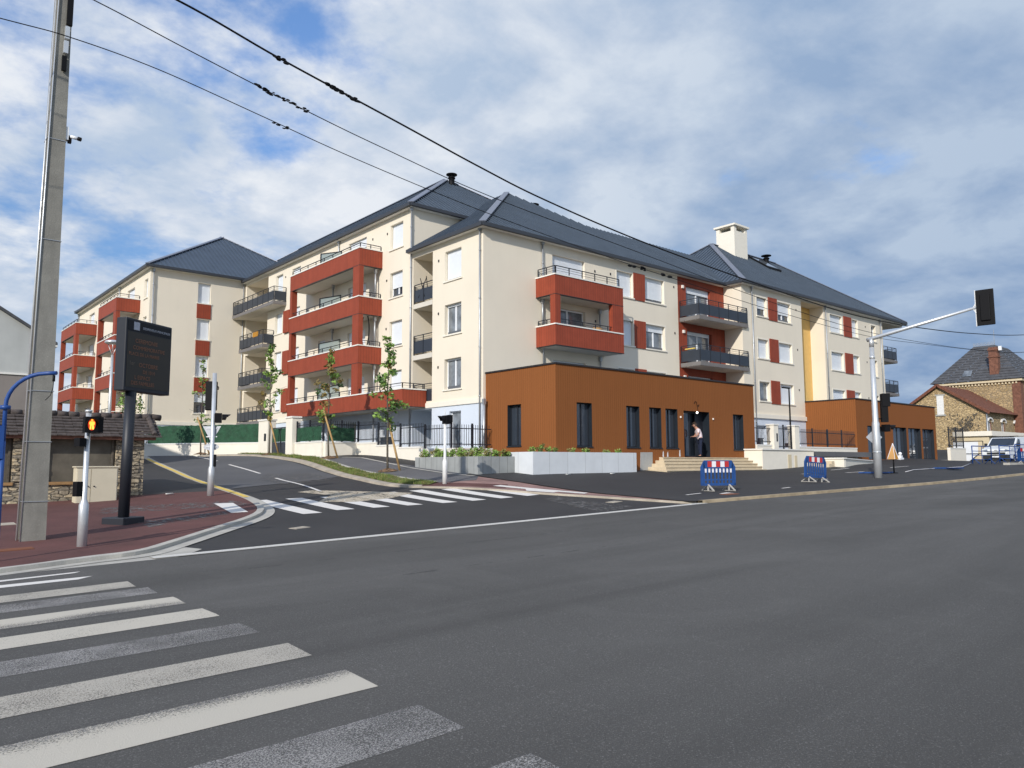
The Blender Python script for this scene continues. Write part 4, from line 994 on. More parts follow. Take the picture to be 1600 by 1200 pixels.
# far wall with tall green screening
FA=(18.30,43.9); FB=(14.0,50.8)
wallthing('long cream garden wall across the end of the side street, below green screening',[(*FB,*FA,2.95)],.22)
hedge('long bright green artificial hedge screening on the wall at the end of the side street',(FB[0],FB[1]-.05),(FA[0],FA[1]-.05),2.97,2.96,4.02,4.02)
wallthing('cream garden wall continuing left behind the stone lean-to',[(FB[0],FB[1],9.0,58.5,3.0)],.22)
# gate with pillars
for y0_,y1_,lab in ((42.55,43.85,'left cream gate pillar with dark letterbox and intercom'),(39.35,40.15,'right cream gate pillar beside the black gate')):
    t=thing('gate_pillar',lab,'pillar',(18.36,y0_,2.0)); g_=MB(); g_.box(18.12,y0_,1.7,18.6,y1_,4.16); g_.build('shaft','stucco_trim',t); g_=MB(); g_.box(18.07,y0_-.05,4.16,18.65,y1_+.05,4.25); g_.build('cap','coping',t)
    if y0_>42: g_=MB(); g_.box(18.09,42.75,3.0,18.12,43.0,3.42); g_.build('intercom','anthracite',t)
t=thing('pedestrian_gate','dark steel gate leaf hung with green screening between the two cream pillars','gate',(18.4,41.3,2.1)); g_=MB()
for q in (((18.4,40.2,2.2),(18.4,42.5,2.2)),((18.4,40.2,3.7),(18.4,42.5,3.7))): g_.bar(*q,.05,.06)
for y in (40.22,42.48,41.4): g_.bar((18.4,y,2.15),(18.4,y,3.72),.05,.05,up=(0,1,0))
g_.build('frame','anthracite',t); g_=MB(); g_.box(18.385,40.25,2.22,18.41,42.45,2.9); g_.build('panel','panel_grey',t); g_=MB(); g_.box(18.38,40.25,2.92,18.41,42.45,3.66); g_.build('screen','hedge',t)
# planters by the orange corner
def planter(lab,outline,zt,zb,matk,th=.12,close=True):
    t=thing('planter',lab,'planter',(outline[0][0],outline[0][1],zb)); g_=MB(); n_=len(outline)
    for i in range(n_ if close else n_-1):
        a_=Vector((*outline[i],0)); b_=Vector((*outline[(i+1)%n_],0)); d=(b_-a_).normalized(); nn=Vector((-d.y,d.x,0))*th
        ex=-d*th if i>0 or close else d*0
        g_.hexa([(p.x,p.y,zb-.3) for p in (a_,b_-d*th if True else b_,b_-d*th+nn,a_+nn)]+[(p.x,p.y,zt) for p in (a_,b_-d*th,b_-d*th+nn,a_+nn)])
    g_.build('planter_wall',matk,t); s=MB(); s.face([(x,y,zt-.12) for x,y in outline]); s.build('soil','soil',t); return t
planter('grey board-marked concrete planter below the railing',[(18.7,28.3),(18.7,23.9),(20.58,23.9),(20.58,27.6),(18.9,27.62)],1.93,1.0,'concrete_board')
planter('long whitish precast concrete planter along the orange front',[(20.6,24.3),(20.6,22.8),(26.83,22.8),(26.83,23.5),(22.5,23.5),(22.5,24.3)],2.11,1.05,'concrete_white')
def leafcloud(g_,c,r_,n_,s0,s1,m=0,flat=1.0):
    for _ in range(n_):
        while True:
            p=Vector((rnd.uniform(-1,1),rnd.uniform(-1,1),rnd.uniform(-1,1)))
            if p.length<1: break
        q=Vector(c)+Vector((p.x*r_,p.y*r_,p.z*r_*flat)); s=rnd.uniform(s0,s1)
        a_=Vector((rnd.gauss(0,1),rnd.gauss(0,1),rnd.gauss(0,.7))).normalized()*s; b_=a_.cross(Vector((rnd.gauss(0,1),rnd.gauss(0,1),rnd.gauss(0,1)))).normalized()*s*.55
        g_.face([q-a_,q+b_,q+a_,q-b_],m)
def shrub(x,y,z,h,r_,lab,group,dry=False):
    t=thing('planter_shrub',lab,'shrub',(x,y,z),group); g_=MB(); s=MB()
    for k in range(7):
        a_=rnd.uniform(0,6.28); e_=(x+math.cos(a_)*r_*rnd.uniform(.3,1),y+math.sin(a_)*r_*rnd.uniform(.3,1),z+h*rnd.uniform(.5,1)); s.tube([(x,y,z-.05),e_],.008,4)
        leafcloud(g_,e_,r_*.5,22,.02,.055,0 if rnd.random()<.7 else 1)
        leafcloud(g_,((x+e_[0])/2,(y+e_[1])/2,(z+e_[2])/2),r_*.5,10,.02,.05,0)
    s.build('stems','bark',t); g_.build('foliage',['leaf','leaf_red'] if dry else ['leaf','grass_dry'],t)
G1='young shrubs along the grey planter'
for i in range(15):
    shrub(18.95+rnd.uniform(0,.25),28.0-i*.27,1.82,rnd.uniform(.28,.48),.2,('small green shrub','rust-tinged small shrub')[i%3==1]+' in the row planted in the grey concrete planter',G1,i%3==1)
for i in range(5): shrub(19.3+i*.28,24.15,1.82,rnd.uniform(.2,.4),.18,('small green shrub','rust-tinged small shrub')[i%2==1]+' near the corner of the grey concrete planter facing the road',G1,i%2==1)
for i,(x,h) in enumerate(((20.9,.3),(21.3,.42),(21.8,.3),(22.2,.25),(23.1,.22),(24.0,.25),(25.2,.2),(26.0,.22))):
    shrub(x,23.15,2.0,h,.16,'low scattered plant poking above the whitish precast planter','plants in the whitish planter')
# steps to the entrance
t=thing('entrance_steps','wide sandy stone steps rising to the glazed shop entrance','steps',(32,22.6,1.17))
for k in range(5):
    zt=1.93-.152*k; g_=MB(); g_.box(29.35-.28*k+(.0),OY-.25-.27*k,.8,36.45,OY-.003 if k==0 else OY-.25-.27*(k-1),zt)
    if k: g_.box(29.35-.28*k,OY-.25-.27*(k-1)+.001,.8,29.35-.28*(k-1)-.001,OY-.003,zt)
    g_.box(29.33-.28*k,OY-.28-.27*k,zt-.035,36.47,OY-.251-.27*k,zt-.002)
    g_.build('step','step_stone',t)
t=thing('terrace_wall','pale cream retaining wall of the raised terrace right of the entrance steps','wall',(36.6,22.45,1.17)); g_=MB()
g_.box(36.5,22.45,.8,36.7,OY-.01,2.33); g_.box(36.7,22.45,.8,41.8,22.65,2.33); g_.build('wall_body','stucco_trim',t)
g_=MB(); g_.box(36.44,22.39,2.33,36.76,OY-.01,2.4); g_.box(36.76,22.39,2.33,41.86,22.7,2.4); g_.build('coping','coping',t)
g_=MB(); g_.box(39.0,22.43,1.28,39.35,22.449,2.1); g_.box(39.7,22.43,1.4,39.95,22.449,2.05); g_.build('service_hatch','beige_wall',t)
g_=MB(); g_.box(36.7,22.65,2.0,49.38,27.0,2.3); struct(g_.build('terrace_floor','asphalt_path'))
wallthing('cream garden wall in front of the orange wing, under the black railing',[(37.7,23.6,39.2,23.6,2.66),(41.9,23.6,49.3,23.6,2.60)],.2)
fence('short black railing section between the first orange wing and the gate',(37.7,23.6),(39.25,23.6),2.68,2.68,1.0,1,ends=(False,False))
fence('long black railing on the terrace wall in front of the orange wing',(42.05,23.6),(49.3,23.6),2.62,2.62,.96,4,ends=(False,False))
for x0_,x1_,lab in ((39.25,39.72,'left cream pillar of the terrace gate with intercom'),(41.5,41.98,'right cream pillar of the terrace gate')):
    t=thing('gate_pillar',lab,'pillar',(x0_,23.4,2.3)); g_=MB(); g_.box(x0_,23.38,1.6,x1_,23.82,3.76); g_.build('shaft','stucco_trim',t); g_=MB(); g_.box(x0_-.04,23.34,3.76,x1_+.04,23.86,3.83); g_.build('cap','coping',t)
    if x0_<40: g_=MB(); g_.box(39.5,23.36,2.85,39.62,23.38,3.3); g_.build('intercom','anthracite',t)
fence('black bar gate standing between the two terrace gate pillars',(39.76,23.6),(41.46,23.6),2.42,2.42,1.28,2,name='terrace_gate',gate=True)
t=thing('low_ramp_wall','low cream ramp wall sloping towards the second orange wing door','wall',(42,20.8,1.3)); g_=MB(); g_.box(42.0,20.8,1.0,42.2,22.6,1.86); P=[(42.2,20.8),(50.2,22.8),(50.15,23.0),(42.2,21.0)]
g_.hexa([(x,y,1.0) for x,y in P]+[(x,y,z) for (x,y),z in zip(P,(1.84,1.72,1.72,1.84))]); g_.build('wall_body','stucco_trim',t)
g_=MB(); g_.box(41.94,20.74,1.86,42.26,22.6,1.93); g_.hexa([(x,y,z) for (x,y),z in zip([(42.26,20.76),(50.2,22.74),(50.15,23.06),(42.26,21.04)],(1.845,1.725,1.725,1.845))]+[(x,y,z) for (x,y),z in zip([(42.26,20.76),(50.2,22.74),(50.15,23.06),(42.26,21.04)],(1.91,1.79,1.79,1.91))]); g_.build('coping','coping',t)
t=thing('side_steps','short flight of sandy steps between terrace wall and ramp wall','steps',(41.9,21.3,1.3))
for k in range(3): g_=MB(); g_.box(41.88-.32*(k+1)+.3,21.2+.0,.9,41.99,22.38,1.85-.16*k) if False else g_.box(41.0-.0+.3*(2-k),21.3,.9,41.0+.3*(3-k)-.002,22.42,1.42+.16*(2-k)); g_.build('step','step_stone',t)
wallthing('cream kerb-height plinth wall in front of the second orange wing',[(54.5,23.3,63.4,23.3,1.84)],.3,.04)
wallthing('low cream wall right of the second orange wing with railing above',[(62.3,22.8,65.3,22.8,2.75)],.22)
fence('short black railing on the low wall right of the second orange wing',(62.4,22.8),(65.2,22.8),2.76,2.76,1.45,2)
# ---------------------------------------------------------------- old stone lean-to on the left corner
t=thing('stone_lean_to','low old rubble stone building with boarded openings and brown tiled roof on the left corner','building',(6.7,24.8,.69))
w=MB(); SY=24.8
hs=[(-2.2,-.6,1.2,2.42,.12),(1.2,3.42,1.17,2.42,.12),(4.18,5.98,1.17,2.42,.12)]
wall(w,'y',SY,-14,6.75,-.2,2.44,hs,0); w.face([(6.75,SY,-.2),(6.95,30,-.2),(6.95,30,2.44),(6.75,SY,2.44)],0); w.build('wall','rubble',t)
for h in hs:
    g_=MB(); g_.box(h[0],SY+.1,h[2],h[1],SY+.13,h[3]); o=g_.build('boarded_window','shade_panel',t); g_=MB(); g_.box(h[0]-.03,SY-.05,h[2]-.08,h[1]+.03,SY+.09,h[2]); g_.build('sill','wood_sill',o)
    g_=MB(); g_.box(h[1]-.10,SY+.05,h[2],h[1]-.05,SY+.1,h[3]); g_.build('frame_post','bark',o); g_=MB(); g_.box(h[0]+.04,SY+.05,h[2],h[0]+.09,SY+.1,h[3]); g_.build('frame_post','bark',o)
# quoin stones stick out a little along the corner and piers
for xx in (3.42,6.05):
    g_=MB(); z=.6 if xx>5 else 1.2
    while z<2.3:
        hh=rnd.uniform(.09,.17); wd=.62 if xx>5 else .7; g_.box(xx+rnd.uniform(0,.05),SY-rnd.uniform(.015,.05),z,xx+wd-rnd.uniform(.0,.08),SY+.02,z+hh-.025); z+=hh
    g_.build('quoin_stones','rubble',t)
r_=MB(); e0,e1=(SY-.28,2.44),(SY+.62,3.06); nrow=7
for i in range(nrow):
    y0=e0[0]+(e1[0]-e0[0])*i/nrow; y1=e0[0]+(e1[0]-e0[0])*(i+1)/nrow; z0=e0[1]+(e1[1]-e0[1])*i/nrow; z1=e0[1]+(e1[1]-e0[1])*(i+1)/nrow
    x=-14.0
    while x<7.0:
        wd=.23; dz=rnd.uniform(-.008,.008); r_.hexa([(x,y0-.03,z0+.035+dz-.03),(x+wd-.008,y0-.03,z0+.035+dz-.03),(x+wd-.008,y1+.02,z1-.02),(x,y1+.02,z1-.02),(x,y0-.03,z0+.035+dz),(x+wd-.008,y0-.03,z0+.035+dz),(x+wd-.008,y1+.02,z1+.01+dz),(x,y1+.02,z1+.01+dz)]); x+=wd
for i in range(75):
    x=-14+i*.285; r_.tube([(x,e1[0]+.02,e1[1]+.03+rnd.uniform(-.01,.02)),(x+.27,e1[0]+.02,e1[1]+.03+rnd.uniform(-.01,.02))],.095,8)
for i in range(7):
    f=i/7; r_.tube([(6.98+rnd.uniform(-.02,.02),e0[0]+.05+(e1[0]-e0[0])*f,e0[1]+.07+(e1[1]-e0[1])*f),(6.98,e0[0]+.05+(e1[0]-e0[0])*(f+.16),e0[1]+.07+(e1[1]-e0[1])*(f+.16))],.085,7)
r_.face([(-14,e1[0],e1[1]),(7,e1[0],e1[1]),(7,e1[0]+4,e1[1]-2.2),(-14,e1[0]+4,e1[1]-2.2)])
r_.build('roof','tile_dark',t); g_=MB(); g_.box(-14,SY-.24,2.36,7.0,SY-.06,2.455); g_.build('fascia','brick_red',t)
# utility cabinet
t=thing('utility_cabinet','cream two-door electrical cabinet against the stone lean-to','cabinet',(5.3,23.8,.55)); g_=MB(); g_.box(4.78,23.8,.4,5.82,24.2,1.56); g_.box(4.75,23.77,1.56,5.85,24.22,1.6); g_.build('body','cream_box',t,bevel=.01)
for x0_,x1_,kx in ((4.81,5.13,5.07),(5.15,5.79,5.22)):
    g_=MB(); g_.box(x0_,23.785,.58,x1_,23.80,1.53); o=g_.build('door','cream_box',t); g_=MB(); g_.tube([(kx,23.785,1.05),(kx,23.76,1.05)],.018,8); g_.build('lock','black',o)
# ---------------------------------------------------------------- concrete electricity pole
t=thing('electricity_pole','tall tapering grey concrete power pole in the red pavement','pole',(2.66,16.7,.18))
def taper(z,z1=11.6): return 1-(1-.66)*(z-.1)/(z1-.1)
g_=MB()
def hsec(xa,xb,ya,yb):
    """vertical slab that tapers towards the pole axis"""
    cx_,cy_=2.70,16.85; P=[]
    for z in (.0,11.6):
        k=taper(z); P+=[(cx_+(x-cx_)*k,cy_+(y-cy_)*k,z) for x,y in ((xa,ya),(xb,ya),(xb,yb),(xa,yb))]
    g_.hexa(P)
hsec(2.50,2.90,16.66,16.75); hsec(2.50,2.90,16.96,17.05); hsec(2.60,2.86,16.75,16.96)
g_.build('shaft','pole_concrete',t)
g_=MB()
for dy in (0,.0): pass
g_.tube([(2.485,16.66,.15),(2.60,16.70,11.5)],.012,6); g_.tube([(2.47,16.9,.15),(2.585,16.87,11.5)],.02,6); g_.build('cable_conduit','galv',t)
for z in (.95,2.05,3.0,5.9,7.9):
    k=taper(z); g_=MB(); c0=2.70; g_.box(c0-.215*k,16.85-.205*k,z,c0+.215*k,16.85+.205*k,z+.012); g_.build('steel_band','zinc',t)
g_=MB(); g_.box(2.70+.13,16.72,7.96,2.90,16.84,8.22); g_.box(2.90,16.74,7.92,2.96,16.82,8.06,1); g_.build('camera_bracket',['white_pvc','black'],t)
g_=MB(); g_.tube([(2.94,16.76,8.05),(3.06,16.70,8.02)],.034,10,0); g_.tube([(3.06,16.70,8.02),(3.11,16.675,8.005)],.04,10,1); tag(g_.build('security_camera',['white_pvc','black']),'small white bullet camera mounted high on the concrete pole','camera')
g_=MB(); g_.box(2.72,16.60,9.95,2.80,16.69,10.2); g_.box(2.71,16.60,9.65,2.79,16.69,9.9); g_.box(2.70,16.63,9.3,2.78,16.69,9.6,1); g_.box(2.74,16.62,10.25,2.84,16.69,10.9,1); g_.build('junction_box',['galv','black'],t)
# ---------------------------------------------------------------- overhead wires
def wire(lab,pts,r_,clumps=()):
    # densify with Catmull-Rom
    P=[Vector(p) for p in pts]; out_=[]
    for i in range(len(P)-1):
        p0=P[max(i-1,0)];p1=P[i];p2=P[i+1];p3=P[min(i+2,len(P)-1)]
        for k in range(8):
            s=k/8; out_.append(.5*((2*p1)+(p2-p0)*s+(2*p0-5*p1+4*p2-p3)*s*s+(-p0+3*p1-3*p2+p3)*s**3))
    out_.append(P[-1]); t=thing('overhead_wire',lab,'wire',out_[0]); g_=MB(); g_.tube(out_,r_,6); g_.build('cable','black',t)
    if clumps:
        for a_,b_,n_,s in clumps:
            g_=MB()
            for _ in range(n_):
                x=rnd.uniform(a_,b_)
                for q0,q1 in zip(out_,out_[1:]):
                    if q0.x<=x<=q1.x:
                        f=(x-q0.x)/(q1.x-q0.x); q=q0.lerp(q1,f); g_.ball((q.x,q.y+rnd.uniform(-.02,.02),q.z+rnd.uniform(-.04,.04)),rnd.uniform(.6,1)*s,k=4,sq=(2.6,1,.9))
            g_.build('tendril_clump','black',t)
wire('thickest black overhead cable sweeping down from the upper left, highest of the three',[(-6,15,11.9),(1,15,11.0),(4.23,15,10.62),(6.45,15,10.15),(9.31,15,9.62),(11.79,15,9.15),(14.02,15,8.80),(18.02,15,8.40),(23.53,15,8.08),(29.89,15,7.83),(33.99,15,7.84),(38.59,15,8.02),(45.18,15,8.47),(53.6,15,9.3),(70,15,11.5)],.021,((6.3,6.6,9,.03),(7.5,8.3,34,.032)))
wire('thin black overhead wire running just below the thick cable, clumps on its upper part',[(-6,15,10.9),(1,15,10.3),(2.88,15,10.02),(4.63,15,9.66),(6.9,15,9.22),(8.97,15,8.88),(12.21,15,8.45),(18.01,15,8.02),(25.13,15,7.5),(32.6,15,7.22),(40.78,15,7.4),(47.91,15,7.78),(53.35,15,8.23),(70,15,10.2)],.010,((5.9,7.1,44,.022),))
wire('lowest thin overhead wire passing in front of the concrete pole',[(-6,15,8.6),(-2,15,8.9),(1.49,15,9.13),(2.57,15,9.18),(4.05,15,9.09),(6.08,15,8.78),(8.32,15,8.43),(12.0,15,8.0),(16.84,15,7.62),(20.72,15,7.42),(25.11,15,7.2),(32.58,15,7.03),(38.49,15,7.25),(47.91,15,7.74),(53.36,15,8.2),(70,15,10)],.009,((6.3,6.7,6,.022),(17.5,17.75,4,.045),(18.0,18.2,4,.045),(18.9,19.1,3,.05),(19.35,19.45,2,.05)))
# ---------------------------------------------------------------- electronic information panel
HX=Vector((.825,.566,0)).normalized(); HN=Vector((HX.y,-HX.x,0))   # along the screen; HN points out of the screen towards the street side
PB=Vector((4.66,18.45,.31)); t=thing('information_panel','tall dark electronic message board on a single post in the red pavement','sign',PB)
g_=MB(); g_.tube([PB+Vector((0,0,.1)),PB+Vector((.03,0,2.93))],.115,16); g_.build('post','anthracite',t)
g_=MB()
def obox(mb,o_,u0,u1,v0,v1,z0,z1,m=None):
    P=[o_+HX*u+HN*v for u,v in ((u0,v0),(u1,v0),(u1,v1),(u0,v1))]; mb.hexa([(p.x,p.y,z0) for p in P]+[(p.x,p.y,z1) for p in P],m)
PZ=Vector((PB.x,PB.y,0)); obox(g_,PZ,-.30,.30,-.3,.3,.30,.50); g_.build('base_plate','anthracite',t,bevel=.02)
U0,U1=-.30,1.17; ZB,ZT=3.24,4.86
g_=MB(); obox(g_,PZ,U0,U1,-.16,.10,ZB,ZT); hs_=g_.build('housing','anthracite',t,bevel=.02)
g_=MB(); obox(g_,PZ,U0+.06,U1-.06,.101,.108,ZB+.09,ZT-.30); g_.build('screen','led_glass',hs_)
g_=MB(); obox(g_,PZ,U0+.05,U1-.05,.101,.108,ZT-.28,ZT-.05); g_.build('header','blackgloss',hs_)
g_=MB(); obox(g_,PZ,U0+.22,U0+.40,.109,.112,ZT-.25,ZT-.07); g_.build('emblem','logo',hs_)
def pmx(u,z): 
    o_=PZ+HX*u+HN*.112; return Matrix(((HX.x,0,HN.x,o_.x),(HX.y,0,HN.y,o_.y),(0,1,0,z),(0,0,0,1)))
text('header_text','DESPREVEUX-PRINCIPAUX',.075,pmx(U0+.50,ZT-.205),'print_white',hs_)
for s_t,u,z,k,sz in (('CEREMONIE',.28,4.33,0,.13),('COMMEMORATIVE',.22,4.18,0,.12),('PLACE DE LA MAIRIE',.10,4.04,0,.105),('1er',.12,3.82,1,.13),('OCTOBRE',.42,3.80,0,.13),('DE 10 H',.55,3.66,0,.11),('L ESPACE',.30,3.52,0,.12),('DES FAMILLES',.20,3.39,0,.12)):
    text('message_text',s_t.replace('`',''),sz,pmx(U0+u,z),'led_text' if not k else 'led_text_dim',hs_,.001)
# ---------------------------------------------------------------- traffic signals
def sleeve(mb,x,y,z0,h,r0,r1,m=0): mb.tube([(x,y,z0-.1),(x,y,z0+.78),(x,y,z0+.88),(x,y,z0+h)],[r0,r0,r1,r1],16,m)
def head(mb,c,d,w,h,dep,m=0):
    d=Vector(d).normalized(); s=Vector((-d.y,d.x,0)); c=Vector(c)
    P=[c+s*a_+d*b_ for a_,b_ in ((-w/2,-dep/2),(w/2,-dep/2),(w/2,dep/2),(-w/2,dep/2))]; mb.hexa([(p.x,p.y,c.z-h/2) for p in P]+[(p.x,p.y,c.z+h/2) for p in P],m)
def visor(mb,c,d,r_,l,m=0):
    d=Vector(d).normalized(); s=Vector((-d.y,d.x,0)); c=Vector(c); k=10
    for j in range(k):
        a0=math.pi*(-.15+1.3*j/k); a1=math.pi*(-.15+1.3*(j+1)/k)
        p=[c+s*math.cos(q)*r_+Vector((0,0,math.sin(q)*r_)) for q in (a0,a1)]
        q2=[c+s*math.cos(q)*r_*.95+Vector((0,0,math.sin(q)*r_*.95)) for q in (a0,a1)]
        l0=l*(.45+.55*max(0,math.sin((a0+a1)/2))); mb.face([p[0],p[1],p[1]+d*l0,p[0]+d*l0],m); mb.face([q2[0],q2[1],q2[1]+d*l0,q2[0]+d*l0],m)
CAMD=Vector((0,0,0))
# 1: pedestrian post near the corner, red man lit
x,y=3.24,15.42; z=.14; t=thing('pedestrian_signal','pedestrian light with glowing red man on a grey post near the corner','traffic light',(x,y,z))
g_=MB(); sleeve(g_,x,y,z,2.42,.083,.045); g_.tube([(x,y,2.56),(x,y,2.60)],.06,16); g_.build('post','galv',t)
dv=Vector((-x,-y,0)).normalized(); dv=(dv+Vector((.25,-.1,0))).normalized()
g_=MB(); c_=Vector((x,y,2.33))+dv*.15; head(g_,c_,dv,.21,.28,.16); sd=Vector((-dv.y,dv.x,0)); c2_=c_-dv*.04+Vector((.12,.01,0)); head(g_,c2_,(1,.15,0),.18,.28,.14); visor(g_,c_+dv*.08,dv,.1,.10); o=g_.build('signal_head','black',t)
g_=MB(); 
ctr=c_+dv*.083; S_=Vector((-dv.y,dv.x,0))
def disc(mb,c,rx,rz,k=20,m=0): mb.face([c+S_*math.cos(2*math.pi*j/k)*rx+Vector((0,0,math.sin(2*math.pi*j/k)*rz)) for j in range(k)],m)
disc(g_,ctr,.062,.10); g_.build('red_lens','lit_red',o)
g_=MB(); c3=ctr+dv*.006
def sil(mb,c,pts): mb.face([c+S_*a_+Vector((0,0,b_)) for a_,b_ in pts])
sil(g_,c3,[(-.035,-.085),(-.008,-.085),(-.004,-.02),(.004,-.02),(.008,-.085),(.035,-.085),(.03,.0),(.045,.0),(.045,.04),(.03,.055),(-.03,.055),(-.045,.04),(-.045,.0),(-.03,.0)]); g_.face([c3+S_*math.cos(2*math.pi*j/10)*.018+Vector((0,0,.077+math.sin(2*math.pi*j/10)*.018)) for j in range(10)]); g_.build('walking_man','lit_man',o)
g_=MB(); head(g_,(x-.12,y-.04,2.02),(-1,-.6,0),.13,.15,.14); g_.tube([(x-.12,y-.04,2.02),(x,y,2.05)],.02,6); g_.build('acoustic_speaker','black',t)
g_=MB(); head(g_,(x-.11,y+.02,1.2),(-1,-.3,0),.14,.26,.10); g_.build('push_button','black',t)
# 2: vehicle signal post with sign backs at the side street
x,y=8.12,23.0; z=gz(x,y)+.05; t=thing('traffic_signal','slim signal post at the side street crossing, backs of a tall head and give-way sign','traffic light',(x,y,z))
g_=MB(); sleeve(g_,x,y,z,3.6,.095,.06); g_.build('post','galv',t)
bd=Vector((.55,.83,0)); g_=MB(); head(g_,(x-.02,y+.16,3.66),bd,.31,.86,.18); visor(g_,Vector((x+.1,y+.25,3.9)),bd,.1,.2); g_.build('signal_head','black',t,bevel=.02)
g_=MB(); head(g_,(x+.14,y-.02,3.0),(1,-.35,0),.24,.28,.2); visor(g_,(x+.24,y-.055,3.0),(1,-.35,0),.115,.24); g_.build('pedestrian_head','black',t)
PD=Vector((.76,-.65,0))
def plate(mb,c,pts,th=.012,m=0):
    nn=Vector((-PD.y,PD.x,0))*th; c=Vector(c); mb.prism([c+PD*a_+Vector((0,0,b_)) for a_,b_ in pts],nn,m)
g_=MB(); plate(g_,(x,y+.08,2.52),[(-.27,.24),(.27,.24),(.0,-.24)]); g_.build('give_way_sign_back','sign_grey',t)
g_=MB(); plate(g_,(x,y+.08,2.15),[(.23*math.cos(a_*math.pi/8),.10*math.sin(a_*math.pi/8)) for a_ in range(16)]); g_.build('plaque_back','sign_grey',t)
g_=MB(); 
for zz_ in (2.7,2.45,2.15): g_.bar(Vector((x,y+.07,zz_))-PD*.16,Vector((x,y+.07,zz_))+PD*.16,.02,.03)
g_.build('brackets','galv',t)
g_=MB(); head(g_,(x+.08,y-.01,1.75),(1,-.3,0),.12,.36,.09); g_.build('push_button','black',t,bevel=.02)
# 3: low pedestrian signal in front of the planter
x,y=16.05,22.4; z=gz(x,y)+.05; t=thing('pedestrian_signal','white pedestrian signal post standing at the verge tip, lamp facing away','traffic light',(x,y,z))
g_=MB(); sleeve(g_,x,y,z,2.4,.085,.05); g_.tube([(x,y,z+2.3),(x,y,z+2.62)],.014,6); g_.build('post','white_paint',t)
g_=MB(); head(g_,(x+.06,y-.02,z+2.26),(-1,-.1,0),.26,.30,.22); visor(g_,(x-.06,y,z+2.27),(-1,.25,0),.12,.22); head(g_,(x+.14,y-.08,z+2.3),(1,-.2,0),.2,.26,.15); g_.build('signal_head','black',t)
# 4: mast-arm signal
x,y=33.35,15.05; z=.9; t=thing('mast_arm_signal','tall galvanised mast with arm reaching over the road and black backboard at its end','traffic light',(x,y,z))
g_=MB(); g_.tube([(x,y,z-.2),(x,y,z+1.6),(x,y,z+2.4),(x,y,z+2.5),(x,y,6.75)],[.165,.16,.155,.125,.092],18); g_.tube([(x,y,z+1.15),(x,y,z+1.2)],.176,18)
g_.tube([(x,y,6.1),(x,y,6.2)],.11,18); g_.build('mast','galv',t)
g_=MB(); g_.tube([(x,y+.18,6.92),(x,y,6.96),(x,y-4.15,7.68)],[.085,.085,.055],16); g_.tube([(x,y,6.6),(x,y,7.0)],[.10,.092],16); g_.build('arm','galv',t)
g_=MB(); c_=Vector((x,10.58,7.65)); fd=Vector((1,.12,0)); head(g_,c_+fd*.05,fd,.62,1.42,.05); head(g_,c_+fd*.13,fd,.36,1.1,.14); head(g_,c_-Vector(fd)*.0,fd,.34,1.06,.06)
for k in range(3): visor(g_,c_+fd*.2+Vector((0,0,.34-.34*k)),fd,.14,.22)
g_.build('signal_head','black',t,bevel=.03)
g_=MB(); 
for q in (.2,-.2): g_.bar((x,10.9,7.65+q),(x,11.0,7.67),.03,.03)
P_a=[(-.33,-.72),(.33,-.72),(.33,.72),(-.33,.72)]
sd=Vector((-fd.y,fd.x,0)).normalized()
for a_,b_ in [(P_a[1],P_a[2])]: g_.bar(c_+fd.normalized()*.06+sd*a_[0]+Vector((0,0,a_[1])),c_+fd.normalized()*.06+sd*b_[0]+Vector((0,0,b_[1])),.025,.05)
g_.build('backboard_rim','white_paint',t)
g_=MB(); head(g_,(x+.34,y-.30,4.30),(1,.9,0),.32,.55,.3); head(g_,(x+.29,y-.26,3.78),(1,.9,0),.26,.85,.22); head(g_,(x+.32,y-.28,3.10),(1,-.5,0),.26,.3,.24); visor(g_,(x+.44,y-.34,3.10),(1,-.5,0),.14,.34); g_.tube([(x,y,3.5),(x+.3,y-.27,3.5)],.03,6); g_.build('side_signal_heads','black',t)
g_=MB(); plate(g_,(x+.12,y+.14,2.72),[(-.36,0),(0,-.34),(.34,0),(0,.34)]); g_.build('diamond_sign_back','sign_grey',t)
# temporary triangular sign
x,y=37.9,16.35; z=gz(x,y)+.08; t=thing('temporary_road_sign','small orange triangular roadwork sign folded on a dark stake','sign',(x,y,z)); g_=MB(); g_.tube([(x,y,z),(x,y,z+.95)],.035,8); g_.build('stake','black',t)
g_=MB(); g_.box(x-.2,y-.1,z-.01,x+.2,y+.1,z+.03); g_.build('foot','black',t)
g_=MB(); P=[Vector((x,y,z+.66)),Vector((x,y,z+1.42))]; q=[P[0]-PD*.30,P[0]+Vector((-.12,-.12,0)),P[0]+PD*.26,P[0]+Vector((.1,.12,0))]
for i in range(4): g_.face([q[i],q[(i+1)%4],P[1]])
g_.build('face','sign_orange',t)
g_=MB(); 
for i in range(4): g_.bar(q[i],P[1],.02,.02)
g_.build('edge_strip','white_tape',t)
